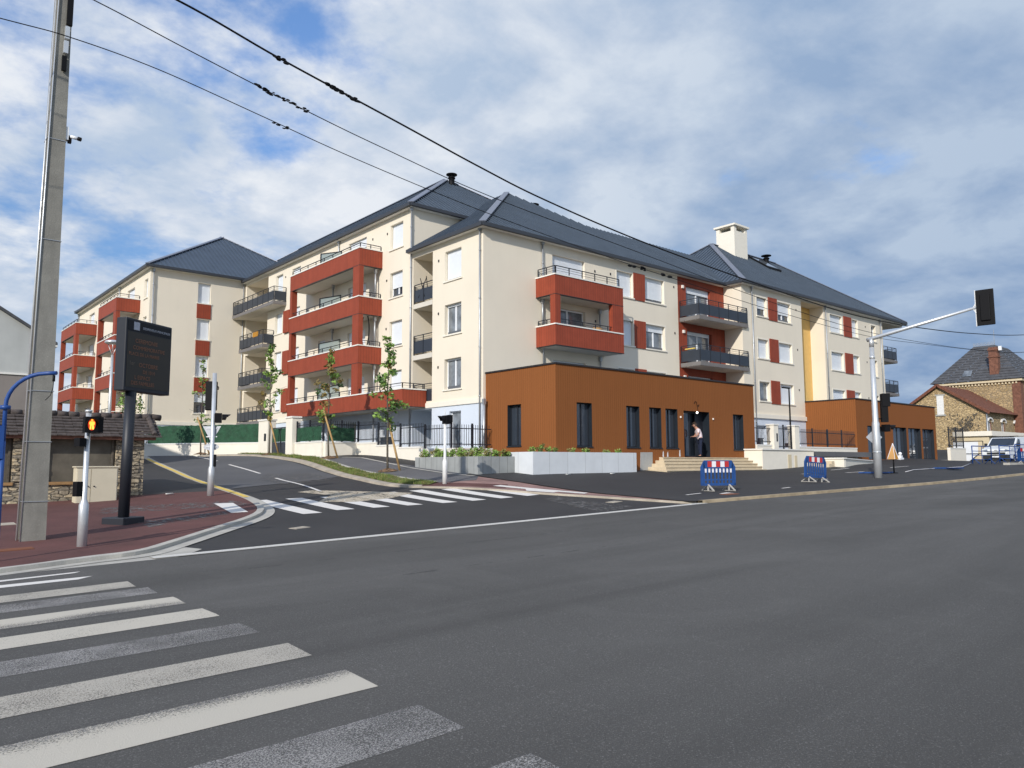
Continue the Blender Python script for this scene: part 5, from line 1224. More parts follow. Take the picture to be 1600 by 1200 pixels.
# ---------------------------------------------------------------- saplings and stakes
def sapling(x,y,h,lab,seed,bare=.32,spread=.55,mats=('leaf','leaf_dark','leaf_red'),red=.12,dens=1.0,fl=1.0):
    r0=random.Random(seed); z=gz(x,y)+.08
    t=thing('young_tree',lab,'tree',(x,y,z),'newly planted young trees'); g_=MB(); pts=[]; a_=b_=0
    for i in range(9):
        f=i/8; pts.append((x+a_,y+b_,z-.05+h*f)); a_+=r0.uniform(-.03,.03); b_+=r0.uniform(-.03,.03)
    g_.tube(pts,[.045*(1-.85*i/8)+.004 for i in range(9)],8); lf=MB()
    n_=int(27*dens)
    for i in range(n_):
        f=bare+(1-bare)*(i+r0.random())/n_; k=min(7,int(f*8)); q=Vector(pts[k]).lerp(Vector(pts[k+1]),f*8-k)
        an=r0.uniform(0,6.28); prof=math.sin(min(1,(f-bare)/(1-bare)*1.15+.12)*math.pi)**.7 if f<.97 else .2
        L_=spread*(.35+.75*r0.random())*max(.22,prof); e_=q+Vector((math.cos(an)*L_,math.sin(an)*L_,L_*r0.uniform(.15,.9)))
        m_=q.lerp(e_,.5)+Vector((0,0,.03)); g_.tube([q,m_,e_],[.012,.008,.004],4)
        for p,w in ((e_,1.0),(m_,.7)):
            if r0.random()<.12: continue
            st=rnd.getstate(); leafcloud(lf,p,.16*w+.03,int(22*w*fl),.05,.11,2 if r0.random()<red else (1 if r0.random()<.35 else 0),.8)
    g_.build('trunk','bark',t); lf.build('crown',list(mats),t)
    m_=MB(); k=14; R0=.42
    for ring in range(3):
        for j in range(k):
            r1,r2=R0*ring/3,R0*(ring+1)/3; h1,h2=.10*(1-ring/3),.10*(1-(ring+1)/3)
            P=[]
            for rr,hh,jj in ((r1,h1,j),(r2,h2,j),(r2,h2,j+1),(r1,h1,j+1)):
                aa=2*math.pi*(jj%k)/k; px_,py_=x+rr*math.cos(aa),y+rr*math.sin(aa); P.append((px_,py_,gz(px_,py_)+.087+hh+(.02*math.sin(jj*2.3+ring*4) if hh>0 else 0)))
            m_.face(P)
    tag(m_.build('mulch_mound','mulch'),'brown bark mulch mound at the foot of '+lab.split(',')[0],'mulch')
def stake(x,y,dx,dy,h,lab):
    z=gz(x+dx,y+dy)+.05; g_=MB(); g_.tube([(x+dx,y+dy,z-.05),(x,y,z+h)],.045,8); g_.tube([(x-.06,y,z+h-.12),(x+.05,y,z+h-.12)],.03,6); tag(g_.build('tree_stake','stake'),lab,'stake','leaning wooden tree stakes')
sapling(16.99,27.75,5.5,'young tree nearest the whitish planter, fullest green crown',3,.30,.80)
sapling(18.0,34.9,5.3,'young tree second from the planter, rust-tinged leaves in front of the red balcony',8,.28,.75,red=.5)
sapling(17.7,41.3,6.2,'young tree in front of the pedestrian gate, light green slim crown',12,.30,.82,red=.05)
sapling(15.9,46.9,5.7,'young tree before the long green screening, sparse wispy crown',21,.26,.75,red=.15,dens=.8,fl=.6)
stake(17.05,27.80,.42,-.25,2.0,'leaning wooden stake tied to the young tree nearest the whitish planter')
stake(17.65,34.85,.65,-.35,2.35,'leaning wooden stake beside the rust-tinged young tree')
stake(17.55,41.3,.55,-.4,2.4,'leaning wooden stake crossing the young tree by the pedestrian gate')
stake(15.65,46.95,.65,-.4,2.2,'leaning wooden stake of the sparse young tree by the green screening')
def sap2(x,y,zt,lab,n_,seed,sp):
    r0=random.Random(seed); z=gz(x,y); t=thing('bushy_tree',lab,'tree',(x,y,z)); g_=MB(); g_.tube([(x,y,z-.1),(x,y,zt-.3)],[.06,.02],7); lf=MB()
    for i in range(n_):
        an=r0.uniform(0,6.28); f=r0.random(); c_=(x+math.cos(an)*sp*r0.random()*(1.1-f*.7),y+math.sin(an)*sp*r0.random()*(1.1-f*.7),z+(zt-z)*(.45+.55*f)); g_.tube([(x,y,c_[2]-.4),c_],.01,4); leafcloud(lf,c_,.28,40,.05,.10,1 if r0.random()<.4 else 0)
    g_.build('trunk','bark',t); lf.build('crown',['leaf','leaf_dark','leaf_red'],t)
sap2(11.75,46.5,6.1,'leafy young tree seen behind the information panel post',26,5,1.0)
# ---------------------------------------------------------------- street lamps
x,y=11.5,49.6; z=gz(x,y); t=thing('street_lamp','pale grey street lamp with flat round head on a forked bracket, left of the panel','street lamp',(x,y,z)); g_=MB(); g_.tube([(x,y,z-.1),(x,y,8.1)],[.11,.07],12)
g_.build('post','galv',t); g_=MB()
for a_ in range(3): g_.tube([(x,y,8.05),(x+.3*math.cos(a_*2.09+.3),y+.3*math.sin(a_*2.09+.3),8.8)],.02,6)
g_.build('bracket','galv',t); g_=MB(); g_.tube([(x,y,8.76),(x,y,8.84),(x,y,8.95),(x,y,9.0)],[.36,.46,.38,.1],18); g_.build('lamp_head','galv',t)
x,y=42.3,24.1; z=2.3; t=thing('street_lamp','thin dark lamp post with short flat arm behind the terrace gate','street lamp',(x,y,z)); g_=MB(); g_.tube([(x,y,z),(x,y,6.08)],[.055,.04],10); g_.build('post','black',t)
g_=MB(); g_.box(x-.72,y-.06,6.03,x+.05,y+.06,6.1); g_.build('lamp_head','black',t)
# ---------------------------------------------------------------- blue swan-neck post
bx,by=1.86,14.5; t=thing('blue_post','bright blue swan-neck pole with a hook at the far left edge','pole',(bx,by,.05)); dH=Vector((.76,-.65,0)).normalized()
g_=MB(); b0=Vector((bx,by,.0)); pts=[b0+Vector((0,0,1.95)),b0+Vector((0,0,2.55))]
for k in range(1,9):
    a_=math.pi/2*k/8; pts.append(b0+dH*.62*(1-math.cos(a_))+Vector((0,0,2.55+.52*math.sin(a_))))
pts.append(b0+dH*.78+Vector((0,0,3.075))); g_.tube(pts,.031,12); g_.tube([b0,b0+Vector((0,0,2.0))],.036,12); g_.tube([b0+Vector((0,0,2.50)),b0+Vector((0,0,2.56))],.075,12); g_.build('tube','blue',t)
g_=MB(); g_.box(bx-.17,by-.05,1.72,bx+.0,by+.05,2.24); g_.build('bracket','blue',t)
g_=MB(); h0=b0+dH*.74+Vector((0,0,3.04)); g_.tube([h0,h0-Vector((0,0,.1))],.02,8); g_.tube([h0-Vector((0,0,.08)),h0-Vector((0,0,.2))-dH*.005,h0-Vector((0,0,.32))-dH*.04,h0-Vector((0,0,.4))-dH*.12],.006,5); g_.build('hook','black',t)
# ---------------------------------------------------------------- plastic barriers
def barrier_parts(t,tape=True,variant=0):
    g_=MB(); L_=1.32; z0,z1=.17,1.02
    out_=[(-L_/2,z0+.05),(-L_/2+.05,z0),(L_/2-.05,z0),(L_/2,z0+.05),(L_/2,z0+.62),(L_/2-.18,z1),(-L_/2+.18,z1),(-L_/2,z0+.62)]
    def pr(pts,y0,y1,m=0): g_.prism([(a_,y0,b_) for a_,b_ in pts],(0,y1-y0,0),m)
    pr([(-L_/2+.02,.19),(L_/2-.02,.19),(L_/2,.27),(-L_/2,.27)],-.025,.025)
    pr([(-L_/2+.10,z1-.05),(-L_/2+.08,z1-.26),(L_/2-.08,z1-.26),(L_/2-.10,z1-.05),(L_/2-.14,z1),(-L_/2+.14,z1)],-.025,.025)
    for s in (-1,1): pr([(s*L_/2,.2),(s*(L_/2-.09),.2),(s*(L_/2-.09),.74),(s*(L_/2-.16),z1-.24),(s*(L_/2-.12),z1-.02),(s*L_/2,.80)][::s],-.025,.025)
    n_=9
    for i in range(n_): x=-L_/2+.11+(L_-.22)*i/(n_-1); g_.box(x-.020,-.018,.26,x+.032,.018,z1-.25)
    g_.box(-L_/2+.05,-.012,.36,L_/2-.05,.012,.40)
    g_.build('panel','blue_plastic',t)
    g_=MB()
    for i in range(5):
        if not tape and i%2==0 and False: continue
        w_=(L_-.5)/5; x=-L_/2+.25+w_*i; g_.box(x,-.031,z1-.22,x+w_-.01,.031,z1-.03,0 if i%2==0 else 1)
    g_.build('reflective_strip',['red_tape','white_tape'],t)
    if variant==0:
        g_=MB()
        for i in range(n_-1): x=-L_/2+.11+(L_-.22)*(i+.5)/(n_-1); g_.box(x-.042,-.006,.62,x+.042,.006,.765)
        g_.build('white_insert','white_tape',t)
    for s in (-.4,.4):
        g_=MB(); g_.bar((s,-.02,.22),(s,-.34,.03),.05,.03); g_.bar((s,.02,.22),(s,.34,.03),.05,.03); g_.bar((s,-.34,.022),(s,.34,.022),.05,.02); g_.bar((s,.0,.2),(s,.0,.03),.05,.03,up=(0,1,0)); g_.build('foot','foot_grey',t)
GB='blue plastic street barriers'
def bar_at(lab,x,y,rz,variant=0,tilt=0):
    z=gz(x,y)+.075; t=thing('plastic_barrier',lab,'barrier',(x,y,z),GB,local=True); barrier_parts(t,True,variant); t.rotation_euler=(0,tilt,rz); return t
bar_at('blue plastic barrier with red and white band, nearest, in front of the entrance steps',22.0,15.2,R(-22))
bar_at('blue plastic barrier with red and white band standing before the cream terrace wall',28.9,15.5,R(-8),1,R(3))
bar_at('blue plastic barrier turned edge-on beside the blue metal railings near the van',54.6,15.6,R(62),1)
for lab,x,y,rz,l in (('blue barrier panel lying flat left of the orange triangular sign',37.3,16.9,.1,1.9),('blue barrier panel lying flat right of the orange triangular sign',44.9,16.5,.05,1.7)):
    t=thing('fallen_barrier',lab,'barrier',(x,y,gz(x,y)+.08),local=True); g_=MB()
    for i in range(9): g_.box(-l/2+.1+(l-.26)*i/8,-.42,.0,-l/2+.16+(l-.26)*i/8,.42,.05)
    g_.box(-l/2,-.5,0,l/2,-.4,.06); g_.box(-l/2,.3,0,l/2,.5,.06); g_.build('panel','blue_plastic',t); t.rotation_euler=(0,0,rz)
def metal_rail(lab,x,y,rz,l,tilt=0):
    t=thing('metal_barrier',lab,'barrier',(x,y,gz(x,y)+.08),'blue steel railings by the van',local=True); g_=MB()
    g_.tube([(-l/2,0,.05),(-l/2,0,1.1),(l/2,0,1.1),(l/2,0,.05)],.032,8)
    for q in (.3,.55,.8): g_.tube([(-l/2,0,q),(l/2,0,q)],.022,6)
    g_.tube([(0,0,.1),(0,0,1.1)],.022,6); g_.build('frame','blue',t)
    for s in (-l/2+.25,l/2-.25): g_=MB(); g_.tube([(s,-.3,.02),(s,0,.35),(s,.3,.02)],.022,6); g_.build('foot','blue',t)
    t.rotation_euler=(tilt,0,rz)
metal_rail('blue steel railing section at the left end, in front of the white van',52.3,17.3,R(-4),2.6)
metal_rail('blue steel railing section on the right, overlapping the van body',56.6,17.1,R(3),4.6)
metal_rail('blue steel railing section farthest right at the picture edge',61.5,17.6,R(2),5)
g_=MB(); g_.box(52.5,15.9,1.3,64,16.25,1.62); tag(g_.build('concrete_block_edging','kerb'),'pale concrete strip lying under the blue steel railings','kerb')
wpts=[(39.5,16.5),(41.5,16.9),(43.6,17.0),(46.2,16.3)]
g_=MB(); g_.tube([(a_,b_,gz(a_,b_)+.10+(.03 if i%2 else 0)) for i,(a_,b_) in enumerate(wpts)]+[(49.9,17.1,1.6)],.013,6); tag(g_.build('barrier_tape','white_tape'),'white plastic tape trailing across the asphalt to the blue steel railing','tape')
# small white stack at second wing
g_=MB(); g_.box(54.3,22.95,1.5,54.85,23.2,1.98); g_.box(54.45,22.97,1.98,54.7,23.17,2.14); g_.ball((54.55,23.07,2.25),.12); tag(g_.build('white_sack_stack','white_pvc'),'small white stack of material at the foot of the second orange wing','material')
# ---------------------------------------------------------------- van
VX,VY=66.3,20.95; vz=gz(VX+1,VY)+.02
t=thing('parked_van','white panel van parked nose towards the camera behind the blue railings','van',(VX,VY,vz),local=True)
b_=MB(); prof=[(0,.38),(0,.78),(.08,1.05),(.55,1.16),(1.15,1.28),(1.95,1.88),(2.25,1.94),(5.1,1.96),(5.25,1.8),(5.28,.42),(4.8,.36),(.3,.32)]
VW_=.97
def ring(f,top): pass
for s in (-1,1): b_.face([(a_,s*VW_*(1 if z<1.2 else 1-.10*(z-1.2)/.76),z) for a_,z in (prof if s<0 else prof[::-1])])
for i in range(len(prof)):
    (x0,z0),(x1,z1)=prof[i],prof[(i+1)%len(prof)]; w0=VW_*(1 if z0<1.2 else 1-.10*(z0-1.2)/.76); w1=VW_*(1 if z1<1.2 else 1-.10*(z1-1.2)/.76)
    b_.face([(x0,-w0,z0),(x0,w0,z0),(x1,w1,z1),(x1,-w1,z1)])
b_.build('body','van_white',t)
g_=MB(); g_.face([(1.17,-.86,1.315),(1.17,.86,1.315),(1.90,.80,1.865),(1.90,-.80,1.865)]); g_.build('windscreen','glass',t)
g_=MB()
for s in (-1,1): g_.face([(1.45,s*.975,1.28),(2.35,s*.975,1.28),(2.35,s*.925,1.80),(2.0,s*.925,1.80)])
g_.build('side_window','glass',t)
g_=MB(); g_.box(-.05,-.92,.30,.12,.92,.62); g_.box(-.04,-.62,.66,.02,.62,.80); g_.build('bumper','plastic_dark',t,bevel=.02)
g_=MB(); g_.box(-.02,-.6,.86,.03,.6,.91); g_.box(-.03,-.1,.86,.0,.1,1.0); g_.build('grille_bar','galv',t)
for s in (-1,1):
    g_=MB(); g_.face([(-.012,s*.55,.84),(-.012,s*.93,.9),(.10,s*.965,1.08),(.2,s*.965,1.1),(.05,s*.6,1.02)]); g_.build('headlight','curtain_glass',t)
    g_=MB(); g_.box(1.3,s*1.0,1.2,1.45,s*1.2,1.5); g_.build('wing_mirror','plastic_dark',t,bevel=.03)
g_=MB(); g_.box(-.065,-.26,.42,-.05,.26,.53); g_.build('number_plate','white_pvc',t)
for xx in (.85,4.1):
    for s in (-1,1):
        g_=MB(); g_.tube([(xx,s*.78,.33),(xx,s*.99,.33)],.33,18); o=g_.build('wheel','tyre',t); g_=MB(); g_.tube([(xx,s*.985,.33),(xx,s*1.0,.33)],.19,14); g_.build('rim','galv',o)
g_=MB(); 
for xx in (2.6,4.6): g_.bar((xx,-.8,2.03),(xx,.8,2.03),.05,.05)
g_.bar((1.9,-.7,2.0),(1.9,.7,2.0),.08,.08); g_.build('roof_rack','plastic_dark',t)
g_=MB(); g_.box(2.3,-.98,.5,2.32,-.972,1.75); g_.box(3.6,-.98,.5,3.62,-.972,1.8); g_.build('door_seam','plastic_dark',t)
t.rotation_euler=(0,-R(1.0),0)
# ---------------------------------------------------------------- person in the doorway
px_,py_,pz_=32.42,OY-.12,1.935
t=thing('person','person in pale pink t-shirt and dark jeans stooping at the glazed shop door','person',(px_,py_,pz_),local=True)
def skin(name,verts,edges,matk,par,sub=2,root=0):
    me=bpy.data.meshes.new(name); me.from_pydata([v[:3] for v in verts],edges,[]); o=bpy.data.objects.new(name,me); C.objects.link(o); o.parent=par; me.materials.append(M[matk])
    sk=o.modifiers.new('skin','SKIN'); me.skin_vertices or None
    for i,v in enumerate(verts): me.skin_vertices[0].data[i].radius=(v[3],v[4] if len(v)>4 else v[3]); me.skin_vertices[0].data[i].use_root=(i==root)
    sk.use_smooth_shade=True; s=o.modifiers.new('sub','SUBSURF'); s.levels=sub; s.render_levels=sub
    return o
# local frame: +x right along facade, facing -x (to the left), leaning forward; y across the body
J=[(.02,0,.93,.13),(.0,0,1.08,.125),(-.04,0,1.25,.135),(-.10,0,1.40,.12),(-.16,0,1.48,.055),(-.22,0,1.54,.085),(-.26,0,1.63,.095),(-.25,0,1.70,.06)]
Eb=[(0,1),(1,2),(2,3),(3,4),(4,5),(5,6),(6,7)]
V=[list(j) for j in J]; E_=list(Eb)
def limb(start,pts):
    global V,E_
    p=start
    for q in pts: V.append(list(q)); E_.append((p,len(V)-1)); p=len(V)-1
    return p
for s in (-1,1):
    limb(0,[(.03,s*.10,.86,.085),(.0,s*.11,.50,.06),(.05 if s>0 else .0,s*.11,.10,.042),(-.08 if s>0 else -.12,s*.12,.04,.035)])
    w_=limb(3,[(-.10,s*.19,1.36,.052),(-.13,s*.24,1.12,.042),(-.26,s*.18,1.03,.032),(-.32,s*.16,1.05,.028)])
body=skin('body',V,E_,'skin',t)
# fingers: short chains rooted in the palm
for s in (-1,1):
    for k,(dy,l) in enumerate(((-.027,.065),(-.009,.078),(.009,.073),(.026,.058))):
        fb=(-.345,s*.16+dy,1.05); skin('finger',[(*fb,.008),(fb[0]-l*.5,fb[1],fb[2]-.012,.0078),(fb[0]-l*.9,fb[1],fb[2]-.04,.007)],[(0,1),(1,2)],'skin',body,1)
    skin('thumb',[(-.315,s*.16-s*.025,1.055,.010),(-.345,s*.16-s*.052,1.05,.009),(-.37,s*.16-s*.055,1.04,.008)],[(0,1),(1,2)],'skin',body,1)
sv=[(.02,0,.84,.165),(.0,0,1.08,.155),(-.04,0,1.25,.158),(-.10,0,1.395,.135),(-.145,0,1.455,.075)]; se=[(0,1),(1,2),(2,3),(3,4)]
n0=len(sv); sv+=[(-.10,-.2,1.355,.07),(-.12,-.235,1.2,.062),(-.10,.2,1.355,.07),(-.12,.235,1.2,.062)]; se+=[(3,n0),(n0,n0+1),(3,n0+2),(n0+2,n0+3)]
skin('t_shirt',sv,se,'shirt',t)
jv=[(.02,0,.93,.145),(.03,-.10,.86,.102),(.0,-.11,.50,.078),(.0,-.11,.10,.066),(.03,.10,.86,.102),(.0,.11,.50,.078),(.05,.11,.10,.066)]
skin('jeans',jv,[(0,1),(1,2),(2,3),(0,4),(4,5),(5,6)],'jeans',t)
skin('hair',[(-.235,0,1.66,.092),(-.26,0,1.70,.085),(-.19,0,1.60,.07)],[(0,1),(0,2)],'hair',body,2)
g_=MB(); g_.prism([(-.345,-.014,1.60),(-.375,-.012,1.575),(-.35,-.012,1.565)],(0,.028,0)); o=g_.build('nose','skin',None); o.parent=body
for s in (-1,1):
    g_=MB(); g_.ball((-.25,s*.095,1.60),.025,k=6,sq=(.8,.4,1.2)); o=g_.build('ear','skin',None); o.parent=body
    g_=MB(); g_.ball((-.345,s*.034,1.625),.011,k=6); o=g_.build('eye','black',None); o.parent=body
    g_=MB(); g_.box(-.20+(.05 if s>0 else 0),s*.12-.045,-.0,.09+(.03 if s>0 else 0),s*.12+.045,.085); o=g_.build('shoe','black',t,bevel=.03)
g_=MB(); g_.box(-.353,-.022,1.548,-.338,.022,1.554); o=g_.build('mouth','hair',None); o.parent=body
t.rotation_euler=(0,0,R(-38))
# ---------------------------------------------------------------- old stone houses on the right
GX=84; GY=27.2
t=thing('stone_annex','lower millstone house with brown-red tiled gable roof and arched white window hoods','house',(GX,GY,2.2)); w=MB()
ye0,ye1=GY,35.4; ez=6.75; rz_=9.5; ym=31.4
w.face([(GX,ye0,1),(GX,ye0,ez),(GX,ym,rz_-.15),(GX,ye1,ez),(GX,ye1,1)]); 
hw=[(GX+.35+i*3.75,GX+1.25+i*3.75,3.6,5.6,.2) for i in range(3)]
wall(w,'y',GY,GX,GX+12,1,ez,hw,1,2); w.build('wall',['millstone','mansion_stone','brick_red'],t)
r_=MB()
def tiles(mb,a_,b_,c_,d_,n_):
    a_,b_,c_,d_=[Vector(q) for q in (a_,b_,c_,d_)]
    for i in range(n_):
        p0=a_.lerp(d_,i/n_); p1=b_.lerp(c_,i/n_); p2=b_.lerp(c_,(i+1.15)/n_); p3=a_.lerp(d_,(i+1.15)/n_); u=Vector((0,0,.05)); mb.face([p0+u,p1+u,p2,p3]); mb.face([p0,p1,p1+u,p0+u])
tiles(r_,(GX-.3,ye0-.45,ez-.25),(GX+12,ye0-.45,ez-.25),(GX+12,ym,rz_),(GX-.3,ym,rz_),16); r_.face([(GX-.3,ym,rz_),(GX+12,ym,rz_),(GX+12,ye1+.4,ez-.2),(GX-.3,ye1+.4,ez-.2)])
r_.bar((GX-.32,ye0-.45,ez-.3),(GX-.32,ym,rz_-.02),.12,.26); r_.bar((GX-.32,ye1+.4,ez-.25),(GX-.32,ym,rz_-.02),.12,.26); r_.bar((GX+12,ye0-.45,ez-.1),(GX+12,ym,rz_+.15),.25,.2,1); r_.build('roof',['tile_red','beige_wall'],t)
g_=MB(); g_.box(GX-.06,30.95,6.5,GX+.02,31.6,8.4); o=g_.build('window','white_paint',t); g_=MB(); g_.box(GX-.1,30.8,6.35,GX,31.75,6.5); g_.box(GX-.05,30.8,8.4,GX,31.75,8.55); g_.build('surround','concrete',o)
g_=MB(); g_.box(GX-.05,GY-.05,1,GX+.45,GY-.001,ez); g_.tube([(GX-.12,GY-.1,ez-.2),(GX-.12,GY-.1,1.5)],.06,8,1); g_.build('corner_stones',['concrete','zinc'],t)
for h in hw:
    g_=MB(); x0,x1,z0,z1=h[:4]; g_.box(x0,GY+.1,z0,x0+.09,GY+.15,z1); g_.box(x1-.09,GY+.1,z0,x1,GY+.15,z1); g_.box(x0+.09,GY+.1,z1-.09,x1-.09,GY+.15,z1); g_.box((x0+x1)/2-.06,GY+.095,z0,(x0+x1)/2+.06,GY+.15,z1-.09); g_.box(x0+.09,GY+.12,z0,x1-.09,GY+.14,z1-.09,1); o=g_.build('window',['white_paint','glass'],t)
    g_=MB(); xm=(x0+x1)/2
    for k in range(8):
        a0=math.pi*(.12+.76*k/8); a1=math.pi*(.12+.76*(k+1)/8); g_.bar((xm+math.cos(a0)*.72,GY-.07,z1-.15+math.sin(a0)*.55),(xm+math.cos(a1)*.72,GY-.07,z1-.15+math.sin(a1)*.55),.14,.17,up=(0,1,0))
    g_.build('window_hood','white_paint',o)
g_=MB(); lf=random.Random(4)
for _ in range(420):
    a_=lf.gauss(0,.75); b_2=lf.gauss(0,.75)
    if lf.random()<.5: b_2=a_*1.1+lf.gauss(0,.3)
    c_=Vector((GX-.09-lf.random()*.05,29.2-a_,4.9+b_2)); s=lf.uniform(.03,.09); g_.face([c_+Vector((0,-s,0)),c_+Vector((-.03,0,-s)),c_+Vector((0,s,0)),c_+Vector((0,0,s))])
tag(g_.build('dead_creeper','bark'),'patch of dead brown creeper clinging to the stone gable','plant')
MX=92; 
t=thing('stone_mansion','tall millstone house with steep slate hipped roof, red brick chimney and ridge cresting','house',(MX,26,2.3)); w=MB()
my0,my1=26.45,34.6; mz=10.35; w.face([(MX,my0,1),(MX,my0,mz),(MX,my1,mz),(MX,my1,1)],0); w.face([(MX,my0,1),(MX+11,my0,1),(MX+11,my0,mz),(MX,my0,mz)],0)
w.box(MX-.08,my0-.08,1,MX+.85,my0-.001,mz-.3,1); w.box(MX-.08,my0,1,MX-.001,my0+.7,mz-.3,1); w.build('wall',['mansion_stone','brick_red'],t)
g_=MB(); g_.box(MX-.3,my0-.3,mz-.25,MX+11,my0-.001,mz); g_.box(MX-.3,my0,mz-.25,MX-.001,my1,mz)
for k in range(26): g_.box(MX-.16,my0+.2+k*.32,mz-.5,MX-.001,my0+.34+k*.32,mz-.251)
g_.build('cornice','beige_wall',t)
x0,x1,y0,y1=MX-.45,MX+11.5,my0-.45,my1+.5; zr1=14.55; rx0,ry0,rx1,ry1=MX+3.3,my0+3.1,MX+7.5,my0+5.2
g_=MB(); c4=[(x0,y0,mz),(x1,y0,mz),(x1,y1,mz),(x0,y1,mz)]; d4=[(rx0,ry0,zr1),(rx1,ry0,zr1),(rx1,ry1,zr1),(rx0,ry1,zr1)]
for i in range(4):
    j=(i+1)%4; A0,A1,B1,B0=Vector(c4[i]),Vector(c4[j]),Vector(d4[j]),Vector(d4[i])
    for k in range(14):
        u=Vector((0,0,.03)); p0=A0.lerp(B0,k/14);p1=A1.lerp(B1,k/14);p2=A1.lerp(B1,(k+1)/14);p3=A0.lerp(B0,(k+1)/14); g_.face([p0+u,p1+u,p2,p3])
g_.face([(p[0],p[1],p[2]) for p in d4]); rf=g_.build('roof','slate',t)
g_=MB(); 
for k in range(16): y=ry0+(ry1-ry0)*k/15; g_.bar((rx0,y,zr1),(rx0,y,zr1+.4),.04,.04,up=(0,1,0))
g_.bar((rx0,ry0,zr1+.12),(rx0,ry1,zr1+.12),.05,.05); g_.bar((rx0,ry0,zr1),(rx0,ry0,zr1+1.7),.05,.05,up=(0,1,0)); g_.build('ridge_cresting','zinc',rf)
g_=MB(); g_.box(MX+.1,28.35,mz-.1,MX+.8,29.2,13.9); g_.box(MX+.02,28.27,13.55,MX+.88,29.28,13.7); g_.box(MX+.02,28.27,12.8,MX+.88,29.28,12.9); g_.box(MX+.02,28.27,10.3,MX+.88,29.28,10.5,1); g_.build('chimney',['brick_red','beige_wall'],rf)
g_=MB(); g_.box(MX+.15,27.95,13.5,MX+.3,28.25,13.95); g_.build('antenna_box','white_pvc',rf)
g_=MB(); P=[Vector((x0,y0,mz)).lerp(Vector((rx0,ry0,zr1)),f) for f in (.16,.32)]
def onroof(y,f): a_=Vector((x0,y0,mz)).lerp(Vector((rx0,ry0,zr1)),f); return (a_.x-.07,y,a_.z+.05)
g_.face([onroof(31.0,.14),onroof(31.9,.14),onroof(31.8,.30),onroof(31.0,.30)]); g_.build('skylight','curtain_glass',rf)
# beige garage
t=thing('beige_garage','small flat-roofed beige outbuilding beside the white van','outbuilding',(72,23.2,1.6)); g_=MB(); g_.box(72,23.2,1,80,25.7,3.85); g_.build('wall','beige_wall',t); g_=MB(); g_.box(71.8,22.9,3.85,80.4,25.9,4.25); g_.build('flat_roof','stucco_trim',t)
t=thing('metal_gate','pale grey sheet-metal sliding gate with diagonal brace next to the beige outbuilding','gate',(69,24.2,1.6)); g_=MB(); g_.bar((69,24.9,3.35),(69,22.7,3.35),.05,.06); g_.bar((69,22.7,3.35),(69,22.7,2.35),.05,.05,up=(0,1,0)); g_.bar((69,24.9,2.35),(69,22.7,2.35),.05,.06); g_.bar((69,24.2,1.35),(69,23.0,2.35),.08,.06); g_.build('frame','anthracite',t); g_=MB(); g_.prism([(69.01,24.9,1.3),(69.01,24.2,1.3),(69.01,23.1,2.3),(69.01,23.05,3.3),(69.01,24.9,3.3)],(.03,0,0)); g_.build('sheet_panel','shutter',t)
wallthing('old rubble boundary wall running right behind the white van',[(80,22.6,130,22.6,3.3)],.3,.1,'rubble')
# ---------------------------------------------------------------- left gable house and far things
t=thing('gable_house','large pale grey rendered house with steep gable behind the concrete pole','house',(2,40,1.5)); w=MB()
w.face([(-8,40,0),(6.25,40,0),(6.25,40,7.55),(.3,40,11.2),(-8,40,11.2)],0); w.face([(6.25,40,0),(6.25,52,0),(6.25,52,7.55),(6.25,40,7.55)],0); w.face([(-8,39.99,0),(6.26,39.99,0),(6.26,39.99,5.62),(-8,39.99,5.62)],1); w.box(-8,39.94,5.62,6.28,39.99,5.7,2); w.build('wall',['render_grey','render_brown','coping'],t)
g_=MB(); g_.prism([(.2,39.8,11.35),(6.95,39.8,7.18),(6.95,39.8,7.06),(.2,39.8,11.2)],(0,13,0)); g_.box(6.3,39.8,6.98,6.95,52,7.06,1); g_.build('roof',['slate','coping'],t)
t=thing('far_house','pale distant house with long flat balcony partly hidden by the concrete pole','house',(9.2,62,2.5)); g_=MB(); g_.box(4.5,66,1,9.8,74,5.1); g_.box(8.4,63,4.0,9.9,63.4,4.15); g_.build('wall','render_grey',t); g_=MB(); g_.prism([(4.2,65.5,5.0),(10.4,65.5,5.0),(7.4,65.5,6.5)],(0,9,0)); g_.build('roof','tile_dark',t); g_=MB(); g_.prism([(7.6,60,7.9),(9.4,60,7.9),(9.3,60,8.3),(7.6,60,8.2)],(0,3,0)); g_.box(7.5,60,1.8,7.75,60.25,8); g_.build('balcony','concrete',t)
t=thing('distant_house','white house with brown eaves far behind the right end of the apartment block','house',(90,52,2.5)); g_=MB(); g_.box(86,48,1,100,60,8.2); g_.build('wall','coping',t); g_=MB(); g_.hexa([(85.2,47.0,8.1),(101,47.0,8.1),(101,61,8.1),(85.2,61,8.1),(90,52,11),(96,52,11),(96,56,11),(90,56,11)]); g_.build('roof','tile_red',t)
def tree(x,y,z,h,r_,lab,n_,seed,ms=('leaf_dark','leaf','grass'),s0=.14,s1=.32):
    r0=random.Random(seed); t=thing('leafy_tree',lab,'tree',(x,y,z)); g_=MB(); g_.tube([(x,y,z-.2),(x+.1,y,z+h*.4),(x,y+.1,z+h*.8)],[.03*h,.022*h,.008*h],8); lf=MB()
    for _ in range(n_):
        a_=r0.uniform(0,6.28); f=r0.random(); rr=r_*math.sqrt(r0.random())*math.sin(math.pi*(.15+.8*f)); c_=(x+math.cos(a_)*rr,y+math.sin(a_)*rr,z+h*(.3+.68*f)); g_.tube([(x,y,z+h*(.25+.4*f)),c_],.005*h,4); leafcloud(lf,c_,r_*.24,60,s0,s1,0 if r0.random()<.55 else 1)
    g_.build('trunk','bark',t); lf.build('crown',list(ms),t)
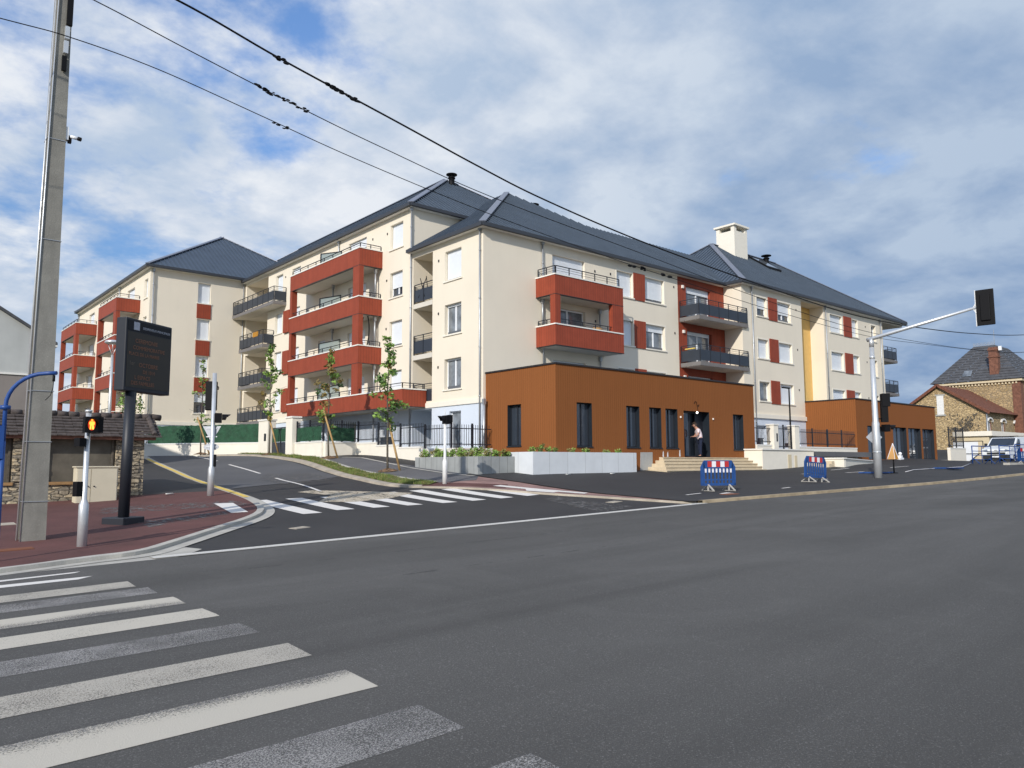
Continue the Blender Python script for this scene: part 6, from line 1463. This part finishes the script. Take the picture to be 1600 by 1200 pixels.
tree(10.3,78,2.5,6.2,2.6,'dark green tree showing between the concrete pole and the red balconies',34,2)
tree(13.4,92,2.5,5.0,2.8,'low dense tree seen through the farthest red balcony stack',30,3)
tree(78,36.5,2.2,6.4,1.5,'narrow dark tree in the gap between apartment block and stone annex',24,6)
for i in range(4): tree(20+i*9,100+i*2,3,7,5,('first','second','third','fourth')[i]+' of four distant trees hidden behind the apartment block, counted from the left',18,30+i) if i<0 else None
# balcony clutter
def clutter(name,lab,cat,fn,matk):
    g_=MB(); fn(g_); tag(g_.build(name,matk),lab,cat)
def chair(g_,x,y,z,s=1):
    for a_,b_ in ((0,0),(.4,0),(0,.4),(.4,.4)): g_.bar((x+a_,y+b_,z),(x+a_,y+b_,z+(.9 if b_>.2 else .45)),.04,.04,up=(0,1,0))
    g_.box(x,y,z+.42,x+.44,y+.44,z+.47); 
    for k in range(4): g_.bar((x,y+.42,z+.55+k*.1),(x+.44,y+.42,z+.55+k*.1),.03,.04)
clutter('folding_chair','dark folding chair frames poking above the railing of the topmost loggia','chair',lambda g_:(g_.bar((22.5,33.3,10.4),(22.62,33.9,11.5),.03,.03),g_.bar((22.5,33.9,10.4),(22.62,33.3,11.45),.03,.03),g_.bar((22.52,33.0,10.4),(22.6,33.3,11.5),.03,.03)),'black')
clutter('hanging_chair','oval black egg-shaped hanging chair frame on the third red balcony','chair',lambda g_:g_.tube([(21.75,38.1+.42*math.cos(a_*math.pi/12),9.15+1.0*math.sin(a_*math.pi/12)) for a_ in range(25)],.035,6,caps=False),'black')
clutter('balcony_chair','dark slatted seat backs behind the second red balcony railing','chair',lambda g_:(chair(g_,21.35,37.9,10.25),chair(g_,21.9,37.95,10.25)),'black')
clutter('balcony_chair','grey metal chairs on the topmost dark balcony of the left recess','chair',lambda g_:(chair(g_,21.9,50.9,12.9),),'galv')
clutter('patio_table','round-backed wicker seat behind the low railing of the road-side red balcony','table',lambda g_:(g_.tube([(29.4,27.5,7.5),(29.4,27.5,8.55),(29.4,27.5,8.72)],[.35,.38,.2],12),),'wood_sill')
clutter('window_box','orange cloth hung on the railing of the second dark recess balcony','cloth',lambda g_:g_.box(21.62,53.0,10.75,21.66,53.9,11.1),'sign_orange')
clutter('window_box','yellow flowers in a narrow box hung from the lower dark road-side balcony','planter',lambda g_:g_.box(37.55,27.3,8.35,37.63,28.0,8.43),'yellow_paint')
# litter
g_=MB()
for x,y in ((21.9,22.2),(24.3,22.0),(7.2,24.0),(31.5,22.0)):
    z=gz(x,y)+.09; g_.hexa([(x,y,z),(x+.22,y+.03,z),(x+.2,y+.1,z),(x,y+.1,z),(x,y,z+.03),(x+.2,y,z+.04),(x+.2,y+.1,z+.02),(x,y+.1,z+.03)])
struct(g_.build('paper_scraps','white_paint'),'stuff')
bpy.data.objects['paper_scraps']['label']='small pale scraps of paper on the asphalt'; bpy.data.objects['paper_scraps']['category']='litter'
for m in M.values():
    if 'h' in m: del m['h']
